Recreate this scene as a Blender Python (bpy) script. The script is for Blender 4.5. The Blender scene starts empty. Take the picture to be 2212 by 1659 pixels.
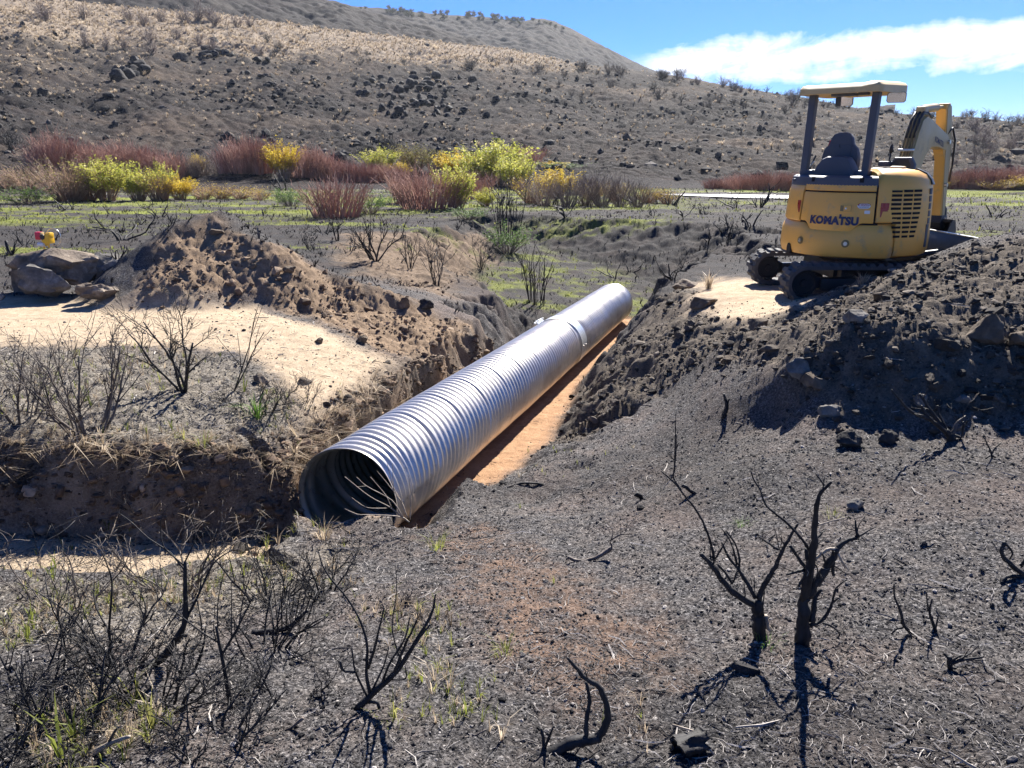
import bpy, bmesh, math, random
import numpy as np
from mathutils import Vector, Matrix, noise as mnoise

# ------------------------------------------------------------------ camera, sky, sun, exposure
SC = bpy.context.scene
COL = SC.collection
PITCH = math.radians(16.4)
EYE = 1.65
cam_d = bpy.data.cameras.new('camera')
cam = bpy.data.objects.new('camera', cam_d)
COL.objects.link(cam)
cam.location = (0, 0, EYE)
cam.rotation_euler = (math.radians(90) - PITCH, 0, 0)
cam_d.sensor_width = 36
cam_d.lens = 27.36
cam_d.clip_end = 5000
cam_d.clip_start = 0.05
SC.camera = cam

SUN_AZ, SUN_EL = math.radians(19), math.radians(41)
SKY_STRENGTH = 0.052
W = bpy.data.worlds.new('World')
SC.world = W
W.use_nodes = True
nt = W.node_tree
nt.nodes.clear()
def wn(t, **k):
    n = nt.nodes.new(t)
    for a, b in k.items():
        setattr(n, a, b)
    return n
wout = wn('ShaderNodeOutputWorld')
wbg = wn('ShaderNodeBackground')
wbg.inputs['Strength'].default_value = SKY_STRENGTH
sky = wn('ShaderNodeTexSky', sky_type='NISHITA', sun_disc=False)
sky.sun_elevation = SUN_EL
sky.sun_rotation = SUN_AZ
sky.altitude = 1800
sky.air_density = 1.0
sky.dust_density = 0.15
sky.ozone_density = 3.5
hs = wn('ShaderNodeHueSaturation')
hs.inputs['Saturation'].default_value = 1.22
hs.inputs['Value'].default_value = 1.0
skg = wn('ShaderNodeMix', data_type='RGBA', blend_type='MULTIPLY')
skg.inputs[0].default_value = 1
skg.inputs[7].default_value = (.62, .69, 1.0, 1)
nt.links.new(sky.outputs[0], skg.inputs[6])
nt.links.new(skg.outputs[2], hs.inputs['Color'])
# clouds: a band of high cloud, laid out on the direction sphere of the world
tc = wn('ShaderNodeTexCoord')
sep = wn('ShaderNodeSeparateXYZ')
nt.links.new(tc.outputs['Generated'], sep.inputs[0])
def m2(op, a, b=None, c=None, clamp=False):
    n = wn('ShaderNodeMath', operation=op)
    n.use_clamp = clamp
    for i, v in enumerate((a, b, c)):
        if v is None:
            continue
        if isinstance(v, (int, float)):
            n.inputs[i].default_value = v
        else:
            nt.links.new(v, n.inputs[i])
    return n.outputs[0]
azn = m2('ARCTAN2', sep.outputs[0], sep.outputs[1])
eln = m2('ARCSINE', sep.outputs[2])
# centre line of the band rises to the right
mid = m2('MULTIPLY_ADD', azn, 0.020, 0.098)
off = m2('SUBTRACT', eln, mid)
comb = wn('ShaderNodeCombineXYZ')
nt.links.new(m2('MULTIPLY', azn, 7.0), comb.inputs[0])
nt.links.new(m2('MULTIPLY', m2('SUBTRACT', eln, m2('MULTIPLY', azn, 0.07)), 26.0), comb.inputs[1])
n1 = wn('ShaderNodeTexNoise')
n1.inputs['Scale'].default_value = 1.0
n1.inputs['Detail'].default_value = 9
n1.inputs['Roughness'].default_value = 0.62
n1.inputs['Distortion'].default_value = 0.7
nt.links.new(comb.outputs[0], n1.inputs['Vector'])
n2 = wn('ShaderNodeTexNoise')
n2.inputs['Scale'].default_value = 34
n2.inputs['Detail'].default_value = 6
n2.inputs['Roughness'].default_value = 0.6
nt.links.new(tc.outputs['Generated'], n2.inputs['Vector'])
# half thickness grows from the left tip of the band
ramp_l = wn('ShaderNodeMapRange', interpolation_type='SMOOTHSTEP')
nt.links.new(azn, ramp_l.inputs['Value'])
ramp_l.inputs['From Min'].default_value = 0.10
ramp_l.inputs['From Max'].default_value = 0.30
half = m2('MULTIPLY_ADD', ramp_l.outputs[0], 0.012, 0.014)
rel = m2('DIVIDE', off, half)
body = m2('SUBTRACT', 1.0, m2('MULTIPLY', rel, rel))
nz = m2('MULTIPLY_ADD', n1.outputs['Fac'], 3.2, -1.6)
nz2 = m2('MULTIPLY_ADD', n2.outputs['Fac'], 1.9, -0.95)
dens = m2('ADD', m2('ADD', m2('MULTIPLY', body, 0.9), nz), nz2)
fade = wn('ShaderNodeMapRange', interpolation_type='SMOOTHSTEP')
nt.links.new(azn, fade.inputs['Value'])
fade.inputs['From Min'].default_value = 0.12
fade.inputs['From Max'].default_value = 0.20
cl = m2('MULTIPLY', m2('MULTIPLY', m2('MULTIPLY_ADD', dens, 0.95, -0.02), 1.0, clamp=True), fade.outputs[0], clamp=True)
# keep clouds to the band only
bandlim = wn('ShaderNodeMapRange', interpolation_type='SMOOTHSTEP')
nt.links.new(m2('ABSOLUTE', rel), bandlim.inputs['Value'])
bandlim.inputs['From Min'].default_value = 2.3
bandlim.inputs['From Max'].default_value = 1.0
cl = m2('MULTIPLY', cl, bandlim.outputs[0], clamp=True)
cmix = wn('ShaderNodeMix', data_type='RGBA')
nt.links.new(cl, cmix.inputs['Factor'])
nt.links.new(hs.outputs[0], cmix.inputs[6])
cmix.inputs[7].default_value = (8.6, 8.9, 9.5, 1)
nt.links.new(cmix.outputs[2], wbg.inputs['Color'])
nt.links.new(wbg.outputs[0], wout.inputs[0])

sun_d = bpy.data.lights.new('sun', 'SUN')
sun_d.energy = 5.0
sun_d.angle = math.radians(0.5)
sun_d.color = (1.0, 0.95, 0.87)
sun = bpy.data.objects.new('sun', sun_d)
COL.objects.link(sun)
S = Vector((math.sin(SUN_AZ)*math.cos(SUN_EL), math.cos(SUN_AZ)*math.cos(SUN_EL), math.sin(SUN_EL)))
sun.rotation_euler = (-S).to_track_quat('-Z', 'Y').to_euler()
sun.location = (10, 30, 40)
SC.view_settings.view_transform = 'Standard'
SC.view_settings.look = 'None'
SC.view_settings.gamma = 1
SC.view_settings.exposure = 1.58
SC.cycles.max_bounces = 6

RNG = np.random.default_rng(7)
random.seed(7)

# ------------------------------------------------------------------ sight lines (survey of the photograph, 2212 px wide)
FPX, PX0, PY0 = 1681., 1106., 829.5
CPI, SPI = math.cos(PITCH), math.sin(PITCH)
def ray(px, py):
    a = (px-PX0)/FPX; b = (py-PY0)/FPX
    return np.array([a, CPI-b*SPI, -SPI-b*CPI])
def onz(px, py, z=0.):
    r = ray(px, py); t = (z-EYE)/r[2]
    return np.array([0, 0, EYE]) + t*r
def aty(px, py, y):
    r = ray(px, py)
    return np.array([0, 0, EYE]) + r*(y/r[1])

# ------------------------------------------------------------------ noise on arrays
def _hash(ix, iy, seed):
    h = (ix.astype(np.int64)*374761393 + iy.astype(np.int64)*668265263 + seed*144665) & 0x7fffffff
    h = ((h ^ (h >> 13))*1274126177) & 0x7fffffff
    return h ^ (h >> 16)
def perlin(x, y, seed=0):
    x = np.asarray(x, float); y = np.asarray(y, float)
    ix = np.floor(x); iy = np.floor(y); fx = x-ix; fy = y-iy
    u = fx*fx*fx*(fx*(fx*6-15)+10); v = fy*fy*fy*(fy*(fy*6-15)+10)
    def g(dx, dy):
        a = (_hash(ix+dx, iy+dy, seed) & 1023)*(2*math.pi/1024)
        return np.cos(a)*(fx-dx)+np.sin(a)*(fy-dy)
    a = g(0, 0); b = g(1, 0); c = g(0, 1); d = g(1, 1)
    return 1.5*((a+(b-a)*u)+((c+(d-c)*u)-(a+(b-a)*u))*v)
def fbm(x, y, o=4, seed=0, rough=0.5):
    s = 0; a = 1; t = 0
    for i in range(o):
        s = s+a*perlin(x*2**i+17.3*i, y*2**i-9.1*i, seed+i); t += a; a *= rough
    return s/t
def lumps(x, y, seed=0):
    """round lumps of unequal size, 0..1"""
    x = np.asarray(x, float); y = np.asarray(y, float)
    ix = np.floor(x); iy = np.floor(y); out = np.zeros_like(x)
    for dx in (-1, 0, 1):
        for dy in (-1, 0, 1):
            h = _hash(ix+dx, iy+dy, seed)
            cx = ix+dx+(h & 255)/255.; cy = iy+dy+((h >> 8) & 255)/255.
            rr = 0.25+0.6*((h >> 16) & 127)/127.
            d2 = ((x-cx)**2+(y-cy)**2)/(rr*rr)
            out = np.maximum(out, rr*np.sqrt(np.maximum(0, 1-d2)))
    return out
def sstep(a, b, x):
    t = np.clip((x-a)/(b-a), 0, 1)
    return t*t*(3-2*t)

# ------------------------------------------------------------------ the lie of the land
PIPE_A = np.array([-1.126, 4.866, -0.611]); PIPE_R = 0.366; PIPE_L = 10.585
PAZ, PEL = math.radians(17.075), math.radians(-2.69)
PU = np.array([math.sin(PAZ)*math.cos(PEL), math.cos(PAZ)*math.cos(PEL), math.sin(PEL)])
PH = np.array([math.sin(PAZ), math.cos(PAZ)]); PT = np.array([math.cos(PAZ), -math.sin(PAZ)])
def pipe_floor(s):
    return PIPE_A[2]-PIPE_R+0.012+s*math.tan(PEL)
def at_pipe(s, t):
    p = PIPE_A[:2]+PH*s+PT*t
    return np.array([p[0], p[1], pipe_floor(s)])

CTRL = [  # pixel, pixel, height
 (-300,1659,0),(0,1659,0),(550,1659,0),(1106,1659,0),(1700,1659,0),(2212,1659,.05),(2600,1659,.1),
 (-200,1400,-.1),(100,1400,-.12),(600,1400,-.18),(1106,1400,-.15),(1700,1400,-.08),(2212,1400,0),(2600,1400,.05),
 (0,1300,-.35),(300,1310,-.4),(520,1270,-.42),(720,1200,-.55),(900,1250,-.36),(1200,1200,-.35),(1600,1200,-.2),(2212,1200,.03),
 (700,1150,-.62),(720,1128,-.63),(790,1114,-.59),(870,1108,-.565),(940,1110,-.59),(1060,1112,-.62),
 (1150,1080,-.74),(1250,1050,-.66),(1300,960,-.72),(1400,950,-.52),(1500,1050,-.3),(1600,900,-.22),(1450,850,-.48),(1700,1000,-.1),(2000,1000,0),(2212,1000,.05),
 (1275,820,-.86),(1345,740,-.86),(1405,680,-.7),(1430,640,-.25),(1500,700,-.12),(1600,640,0),(1690,645,0),(1500,640,-.06),
 (1600,700,0),(1550,760,-.05),(1450,780,-.3),(1350,850,-.62),(1600,850,-.1),
 (1680,880,-.1),(1760,905,-.02),(1850,920,0),(2000,925,.02),(2212,935,.05),(2500,945,.08),
 (1700,800,.16),(1780,740,.38),(1880,705,.52),(2000,695,.57),(2212,690,.6),(2500,690,.6),
 (1740,690,.22),(1820,650,.36),(1950,606,.60),(2150,590,.72),(2500,590,.75),
 (1760,650,.14),(1850,607,.38),(1990,560,.66),(2100,517,.86),(2212,503,.92),(2500,490,1.0),
 (0,690,0),(300,700,0),(600,700,0),(-300,700,0),(-300,860,0),(0,860,0),(300,820,-.03),(520,800,-.08),(720,740,-.1),(800,730,-.18),(850,790,-.3),(760,860,-.28),(680,920,-.3),
 (100,900,-.03),(300,930,-.1),(500,950,-.2),(630,960,-.32),(-100,1010,-.15),(50,1005,-.16),(300,1030,-.25),(500,1040,-.34),(610,1040,-.42),
 (960,700,-.4),(900,640,-.2),
 (0,640,0),(-300,560,0),(0,560,-.05),(300,520,-.1),(700,500,-.1),(900,500,-.1),(1040,500,-.1),(1500,482,-.1),(2150,480,-.05),(2400,470,0),
 (1300,478,-.1),(1150,468,-.12),(1020,458,-.12),(1640,540,-.08),(1560,600,-.15),
 (2212,430,-.1),(0,450,-.12),(500,450,-.12),(1106,430,-.15),(1650,430,-.15),(-500,440,-.1),(2700,440,-.1),
]
CW = [(4.2,9.7,0),(3.1,9.1,0),(5.4,10.2,0),(3.2,10.5,-.02),(5.3,8.7,.12),(5.2,11.5,0),(7,10.5,.1),(7,8.2,.95),(0,-3,.1),(-4,-3,.1),(4,-3,.2),(-5,1,0),(6,1,.2),(-9,4,0),(9,5,.4)]
_cp = np.array([onz(*c) for c in CTRL]+[np.array(c, float) for c in CW])
def _uv(x, y):
    r = np.sqrt(x*x+y*y)+.3
    return np.stack([np.arctan2(x, np.abs(y)+.15)*1.0+np.where(y < 0, 2., 0), np.log(r)], -1)
_cu = _uv(_cp[:, 0], _cp[:, 1])
_d = np.sqrt(((_cu[:, None]-_cu[None])**2).sum(-1)+1e-4)
_w = np.linalg.solve(np.block([[_d, np.ones((len(_cu), 1))], [np.ones((1, len(_cu))), np.zeros((1, 1))]])+np.eye(len(_cu)+1)*1e-6, np.append(_cp[:, 2], 0))
def rbf(x, y):
    u = _uv(x, y); out = np.empty(len(x))
    for i in range(0, len(x), 40000):
        q = u[i:i+40000]
        d = np.sqrt((q[:, None, 0]-_cu[None, :, 0])**2+(q[:, None, 1]-_cu[None, :, 1])**2+1e-4)
        out[i:i+40000] = d@_w[:-1]+_w[-1]
    return out

class Poly:
    """closed outline in plan; signed distance (negative inside) and index of nearest edge"""
    def __init__(s, pts):
        s.p = np.array(pts, float)[:, :2]
    def sd(s, x, y):
        P = np.stack([x, y], -1); n = len(s.p)
        best = np.full(len(x), 1e18); idx = np.zeros(len(x), int); ins = np.zeros(len(x), bool)
        for i in range(n):
            a = s.p[i]; b = s.p[(i+1) % n]; e = b-a
            w = P-a
            t = np.clip((w@e)/(e@e+1e-12), 0, 1)
            d = ((w-t[:, None]*e)**2).sum(-1)
            m = d < best
            best = np.where(m, d, best); idx = np.where(m, i, idx)
            c = ((a[1] <= y) & (b[1] > y)) | ((b[1] <= y) & (a[1] > y))
            with np.errstate(divide='ignore', invalid='ignore'):
                xi = a[0]+(y-a[1])*(b[0]-a[0])/(b[1]-a[1])
            ins ^= c & (x < xi)
        d = np.sqrt(best)
        return np.where(ins, -d, d), idx

class Cut:
    def __init__(s, pts, slopes, rag=.25, steep=1.3):
        s.rag = rag; s.steep = steep
        s.pts = np.array(pts, float); s.poly = Poly(pts); s.k = np.array(slopes, float)
        A = np.c_[s.pts[:, :2], np.ones(len(pts))]
        s.pl = np.linalg.lstsq(A, s.pts[:, 2], rcond=None)[0]
        s.lo = s.pts[:, :2].min(0)-3; s.hi = s.pts[:, :2].max(0)+3
    def apply(s, x, y, z):
        m = (x > s.lo[0]) & (x < s.hi[0]) & (y > s.lo[1]) & (y < s.hi[1])
        if not m.any():
            return z
        xs, ys = x[m], y[m]
        wob = fbm(xs*1.7, ys*1.7, 3, 31)*.10*(1+1.2*s.rag)+fbm(xs*7, ys*7, 2, 37)*.035
        d, i = s.poly.sd(xs, ys)
        d = d+wob*np.clip(np.hypot(xs, ys)/6, .5, 3)*sstep(0, .25, np.abs(d)+.1)
        fl = s.pl[0]*xs+s.pl[1]*ys+s.pl[2]
        kk = s.k[i]*(1+s.rag*np.clip(fbm(xs*1.9, ys*1.9, 3, 41)*1.6, -.72, .8))
        c = fl+np.maximum(d, 0)*kk+s.steep*np.maximum(0, d-.9)
        z = z.copy()
        z[m] = np.minimum(z[m], c)
        return z
T_R = [(940,1110),(1050,1050),(1120,1010),(1190,950),(1225,880),(1255,825),(1300,775),(1345,735),(1392,690)]
_tr = []
for p in T_R:
    q = onz(*p, -1.2)
    for _ in range(4):
        sss = (q[:2]-PIPE_A[:2])@PH; q = onz(*p, pipe_floor(sss))
    _tr.append(q)
CUTS = [
 Cut([at_pipe(-.35, -.32), at_pipe(1.5, -.42), at_pipe(3.2, -.50), at_pipe(5.5, -.62), at_pipe(8.2, -.75), at_pipe(10.9, -.9), at_pipe(10.9, .75)]
     + _tr[::-1]+[at_pipe(-.10, .44), at_pipe(-.12, .25)],
     [7, 7, 2.0, .95, .8, 2, 3, 1.6, 1.3, 1.2, 1.0, .75, .5, .42, .5, 1.1, 3, 3.5]),
 Cut([onz(-400,1120,-.55), onz(100,1132,-.57), onz(400,1138,-.62), onz(600,1142,-.78), at_pipe(-.1, -.3), at_pipe(-.16, .28), onz(625,1178,-.78), onz(560,1200,-.66), onz(350,1245,-.58), onz(100,1258,-.56), onz(-400,1240,-.55)],
     [3.4, 3.6, 3.6, 4, 3, 3, 1.3, .7, .5, .5, .5], .9),
 Cut([at_pipe(8.6, -.9), onz(985,640,-1.25), onz(1035,600,-1.1), onz(1082,565,-.95), onz(1095,530,-.8), onz(1050,495,-.55), onz(1000,476,-.35),
      onz(1060,480,-.35), onz(1108,505,-.6), onz(1180,535,-.82), onz(1270,562,-.98), onz(1380,602,-1.2), onz(1410,625,-1.4), at_pipe(11.2, .95), at_pipe(9.5, .4)],
     [.9, .50, .45, .45, .5, .5, .6, .5, .45, .36, .34, .38, .7, 1.5, 1], .12, 0),
]
# spoil heap on the left: a ridge line with slopes at the angle of repose
_rid = [onz(300,585,.2), onz(345,535,.52), onz(400,490,.8), onz(455,456,.965), onz(510,498,.74), onz(560,522,.62), onz(640,560,.38), onz(720,590,.2), onz(830,628,-.02), onz(920,655,-.25)]
def resample(pts, step):
    pts = np.array(pts, float); out = [pts[0]]
    for a, b in zip(pts[:-1], pts[1:]):
        n = max(1, int(np.linalg.norm(b-a)/step))
        for k in range(1, n+1):
            out.append(a+(b-a)*k/n)
    return np.array(out)
RIDGE = resample(_rid, .12)
def heap(x, y, z):
    m = (x > -8) & (x < 2) & (y > 6.5) & (y < 14)
    if not m.any():
        return z
    xs, ys = x[m], y[m]
    best = np.full(len(xs), -9.)
    wx = xs+fbm(xs*1.3, ys*1.3, 3, 51)*.18; wy = ys+fbm(xs*1.3+9, ys*1.3, 3, 52)*.18
    for a in RIDGE:
        d = np.hypot(wx-a[0], wy-a[1])
        best = np.maximum(best, a[2]-.66*(np.sqrt(d*d+.02)-.14))
    z = z.copy(); zz = z[m]
    k = .08
    h = np.clip(.5+.5*(best-zz)/k, 0, 1)
    z[m] = zz+(best-zz)*h+k*h*(1-h)
    return z

W_POLY = Poly([onz(a, b, -.17) for a, b in [(1370,415),(1480,409),(1580,411),(1740,413),(1860,415),(1860,430),(1730,432),(1600,430),(1520,427),(1420,422)]])
def crest_fn(pxs, r):
    a = []; t = []
    for p in pxs:
        v = ray(*p); a.append(math.atan2(v[0], v[1])); t.append(v[2]/math.hypot(v[0], v[1]))
    a = np.array(a); t = np.array(t)
    return lambda az: np.interp(az, a, t)
CREST1 = crest_fn([(-900,-130),(-300,-60),(0,-25),(175,5),(350,20),(500,35),(625,52),(850,78),(1106,108),(1256,138),(1426,158),(1600,190),(1750,212),(1850,232),(2000,250),(2100,254),(2212,263),(2500,285),(3000,300)], 0)
CREST2 = crest_fn([(-900,-300),(-300,-200),(300,-90),(600,-25),(725,2),(800,25),(930,55),(1010,82),(1110,112),(1200,140),(1300,175),(1500,240)], 0)
CREST3 = crest_fn([(400,-10),(700,8),(820,17),(860,22),(960,31),(1060,38),(1120,46),(1171,39),(1200,46),(1240,64),(1300,98),(1360,128),(1426,158),(1500,190),(1600,260),(1800,420)], 0)
def hill_r0(az):
    return np.interp(az, [-.6, 0, .35, .6], [47, 47, 52, 56])
def hill_r1(az):
    return np.interp(az, [-.6, 0, .3, .6], [175, 165, 150, 135])
FLAT = -.15
def macro(x, y):
    x = np.asarray(x, float).ravel(); y = np.asarray(y, float).ravel()
    r = np.hypot(x, y); az = np.arctan2(x, y)
    z = np.full(len(x), FLAT)
    near = r < 42
    if near.any():
        zn = rbf(x[near], y[near])
        zn = heap(x[near], y[near], zn)
        for c in CUTS:
            zn = c.apply(x[near], y[near], zn)
        w = sstep(26, 40, r[near])
        z[near] = zn*(1-w)+FLAT*w
        dw, _ = W_POLY.sd(x[near], y[near])
        z[near] -= .22*sstep(.6, -.6, dw+.5*perlin(x[near]*.7, y[near]*.7, 77))
    far = r > 40
    if far.any():
        rf, af = r[far], az[far]
        wv = fbm(af*6, np.log(rf)*5, 3, 71)
        r0 = hill_r0(af)*(1+.05*wv); r1 = hill_r1(af)
        ac = np.clip(af, -1.0, 1.0)
        e0 = (FLAT-EYE)/r0; e1 = CREST1(ac)
        u = np.clip(np.log(np.maximum(rf, 1)/r0)/np.log(r1/r0), 0, 1)
        g = u*u*(1.9-.9*u)*.45+u*.55
        zh = EYE+rf*(e0+(e1-e0)*g)
        zc = EYE+r1*e1
        zb = zc-(rf-r1)*.06
        zz = np.where(rf < r0, FLAT, np.where(rf < r1, zh, zb))
        back = sstep(1.25, 1.9, np.abs(af))
        z[far] = zz*(1-back)+FLAT*back
    return z

def P2W(px, py, rmin=1.2, rmax=170):
    """where a sight line meets the land"""
    v = ray(px, py); h = math.hypot(v[0], v[1])
    rs = np.exp(np.linspace(math.log(rmin), math.log(rmax), 1500))
    X = v[0]/h*rs; Y = v[1]/h*rs; Z = EYE+v[2]/h*rs
    d = Z-macro(X, Y)
    k = np.where(d < 0)[0]
    k = k[0] if len(k) else len(rs)-1
    return np.array([X[k], Y[k], Z[k]])

def zone(pxs):
    return Poly([P2W(*p) for p in pxs])
Z_SAND = zone([(-400,650),(150,642),(260,650),(420,640),(560,650),(640,690),(720,720),(790,755),(868,788),(850,800),(690,925),(650,890),(610,830),(560,780),(470,765),(300,750),(100,748),(-400,745)])
Z_PAD = zone([(1475,612),(1600,605),(1760,625),(1740,660),(1640,690),(1560,690),(1500,655)])
Z_HEAP = zone([(290,662),(310,590),(345,540),(450,462),(560,528),(720,596),(920,662),(1015,700),(1015,770),(930,790),(868,788),(790,745),(720,712),(640,685),(560,650),(420,642)])
Z_DUG = zone([(1195,960),(1260,830),(1392,690),(1432,638),(1500,625),(1700,640),(1760,660),(1850,606),(2000,560),(2212,520),(2800,520),(2800,930),(2212,920),(1900,905),(1720,880),(1610,830),(1500,800),(1400,860),(1290,930)])
Z_ASH = zone([(-400,748),(300,750),(560,780),(650,890),(690,925),(645,1045),(300,1030),(-400,1010)])
Z_ASH2 = zone([(-400,1255),(150,1262),(350,1252),(560,1205),(650,1190),(760,1180),(700,1250),(560,1330),(400,1390),(150,1400),(-400,1400)])
Z_SCORCH = zone([(960,1150),(1060,1140),(1180,1200),(1330,1300),(1380,1420),(1250,1480),(1080,1420),(980,1290)])
Z_GUL = Poly(CUTS[2].pts)
Z_FLOOR = Poly(CUTS[0].pts)
Z_LEFTG = Poly(CUTS[1].pts)
Z_BANK = zone([(740,505),(900,500),(1045,510),(1070,560),(1030,600),(960,640),(880,620),(800,590),(730,560)])

def zones(x, y):
    x = np.asarray(x, float).ravel(); y = np.asarray(y, float).ravel()
    r = np.hypot(x, y); n = len(x)
    Z = {k: np.zeros(n) for k in ('sand', 'soil', 'floor', 'green', 'dry', 'ash', 'rock', 'dug', 'scorch')}
    m = r < 42
    xs, ys, rs = x[m], y[m], r[m]
    if m.any():
        nb = fbm(xs*.9, ys*.9, 4, 91); nf = fbm(xs*4, ys*4, 3, 92)
        def msk(P, soft=.25, n1=.3, n2=.15):
            d, _ = P.sd(xs, ys)
            return 1-sstep(-soft, soft, d+nb*n1+nf*n2)
        sand = msk(Z_SAND, .18, .25, .15)
        pad = msk(Z_PAD, .2, .3, .2)
        heapm = msk(Z_HEAP, .2, .25, .2)
        dug = msk(Z_DUG, .2, .3, .25)
        ash = np.maximum(msk(Z_ASH, .3, .4, .3), .8*msk(Z_ASH2, .12, .22, .22))
        scorch = msk(Z_SCORCH, .2, .35, .25)
        gul = msk(Z_GUL, .5, .6, .3)
        fl = msk(Z_FLOOR, .12, .0, .08)
        lg = msk(Z_LEFTG, .15, .1, .1)
        d1, i1 = Z_FLOOR.sd(xs, ys); d2, i2 = Z_LEFTG.sd(xs, ys)
        wall = np.maximum(sstep(.0, .04, d1)*sstep(.40, .12, d1+nf*.06)*(i1 < 3), sstep(.0, .04, d2)*sstep(.30, .10, d2+nf*.06)*(i2 < 4))  # cut faces: brown soil, also darkened in colour for the overhang's shade
        bank = msk(Z_BANK, .4, .5, .3)
        azs = np.arctan2(xs, ys)
        g = sstep(.14, .40, fbm(xs*.16, ys*.5, 4, 95)+.30*nf-.22*sstep(.02, .25, azs))*sstep(11.5, 14, rs)
        far_g = sstep(22, 27, rs)*(1-.75*sstep(.10, .24, azs)*sstep(34, 30, rs))
        green = np.maximum(g*(.75+.25*far_g), far_g*sstep(-.12, .3, fbm(xs*.25, ys*.45, 3, 99)+.2*nf))
        green = np.maximum(green*(1-gul), gul*sstep(-.15, .35, nb+.5*nf)*.75*sstep(13.0, 14.5, rs))
        green = green*(1-heapm)*(1-dug)*(1-pad)*(1-fl)
        sand = sand*(1-.85*wall); ash = ash*(1-.85*wall); pad = pad*(1-wall)
        Z['soil'][m] = np.clip(np.maximum(np.maximum(heapm, bank*.7), wall*.55)*(1-fl*.3), 0, 1)
        Z['dug'][m] = np.clip(np.maximum(dug*(1-pad), wall*.6)*(1-fl), 0, 1)
        Z['sand'][m] = np.clip(np.maximum(np.maximum(sand*(1-heapm*.8), pad), lg*.8)*(1-fl), 0, 1)
        Z['floor'][m] = np.clip(fl, 0, 1)
        Z['soil'][m] = np.maximum(Z['soil'][m], .0)
        Z['green'][m] = green
        Z['ash'][m] = np.clip(ash*(1-sand), 0, 1)
        Z['scorch'][m] = scorch*(1-fl)
        Z['rock'][m] = np.clip(sstep(10.5, 14, rs)*(1-sstep(24, 34, rs)*.4)+.6*sstep(-.1, .3, fbm(xs*.45+3, ys*.45, 3, 97)), 0, 1)
    f = ~m
    if f.any():
        xs, ys, rs = x[f], y[f], r[f]; af = np.arctan2(xs, ys)
        r0 = hill_r0(af); r1 = hill_r1(af)
        u = np.log(rs/r0)/np.log(r1/r0)
        nb = fbm(xs*.05, ys*.05, 5, 101, .6); nf = fbm(xs*.4, ys*.4, 3, 102)
        Z['green'][f] = (1-sstep(-.16, -.02, u+nb*.1))*sstep(-.3, .1, fbm(xs*.2, ys*.3, 3, 105))
        # tan band of unburnt grass along the crest on the left, thinning to the right
        thick = np.interp(af, [-.62, -.45, -.3, -.1, .05, .12, .5], [.15, .19, .18, .14, .09, .02, .0])
        dry = sstep(-.05, .05, u-(1-thick)+nb*.10+nf*.03)*sstep(.15, -.02, af)
        right = sstep(.50, .60, af)*sstep(.40, .55, u)*sstep(.95, .75, u)*sstep(-.3, .2, nb)
        left = sstep(-.22, -.5, af)*sstep(.50, .7, u)*.30*sstep(-.25, .35, nb+nf*.6)
        Z['dry'][f] = np.clip(np.maximum(np.maximum(dry*sstep(-.75, -.1, nf+nb*.3), right*.6), left), 0, 1)
        Z['rock'][f] = sstep(-.05, .4, nb+nf*.3)*sstep(.15, .3, u)
        Z['soil'][f] = .25*sstep(0, .5, -nb)*sstep(0, .3, u)
    return Z

def relief(x, y, Z):
    """clods, ripples and roughness on top of macro()"""
    x = np.asarray(x, float).ravel(); y = np.asarray(y, float).ravel(); r = np.hypot(x, y)
    h = np.zeros(len(x))
    m = r < 45
    xs, ys, rs = x[m], y[m], r[m]
    if m.any():
        rough = np.clip(Z['soil'][m]+Z['dug'][m], 0, 1)
        smooth = np.clip(Z['floor'][m]*.8+Z['sand'][m]*.75, 0, 1)
        a = fbm(xs*1.1, ys*1.1, 4, 121)
        big = lumps(xs*3.2, ys*3.2, 122)
        mid_ = lumps(xs*8, ys*8, 123)
        sm = lumps(xs*21, ys*21, 124)
        fine = fbm(xs*16, ys*16, 3, 125)
        hn = a*.05+fine*.010+sm*.010*sstep(9, 4, rs)
        hr = -.05+a*.13+big*.055*sstep(-.3, .3, fbm(xs*.8, ys*.8, 2, 126))+mid_*.040+sm*.020+fine*.028+fbm(xs*5.5, ys*5.5, 3, 128)*.035
        hsm = fbm(xs*1.4, ys*5, 3, 127)*.018+fine*.006+sm*.004
        hh = hn*(1-rough)*(1-smooth)+hr*rough*(1-smooth)+hsm*smooth
        ash = Z['ash'][m]*(1-smooth)
        hh = hh+ash*(mid_*.025+fine*.015)
        hh = hh+sstep(14, 22, rs)*(1-rough)*(fbm(xs*.9, ys*2.2, 4, 130)*.06)
        gr = Z['green'][m]*sstep(11, 14, rs)
        hh = hh+gr*.03*fine
        h[m] = hh
    f = r > 40
    if f.any():
        xs, ys, rs = x[f], y[f], r[f]; af = np.arctan2(xs, ys)
        u = (rs-hill_r0(af))/(hill_r1(af)-hill_r0(af))
        w = sstep(-.02, .12, u)
        hh = fbm(xs*.09, ys*.09, 4, 141)*1.1+lumps(xs*.55, ys*.55, 142)*.55*(.35+Z['rock'][f])+lumps(xs*1.3, ys*1.3, 143)*.30+fbm(xs*1.2, ys*1.2, 3, 144)*.16
        hh = hh-np.abs(fbm(xs*.035, ys*.02, 3, 145))*1.6
        h[f] = hh*w*sstep(1.1, .8, u)+h[f]*(1-w)
    return h

def HT(x, y):
    x = np.atleast_1d(np.asarray(x, float)); y = np.atleast_1d(np.asarray(y, float))
    return macro(x, y)+relief(x, y, zones(x, y))
def G(px, py, **k):
    p = P2W(px, py, **k)
    p[2] = HT(p[0], p[1])[0]
    return p

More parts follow.
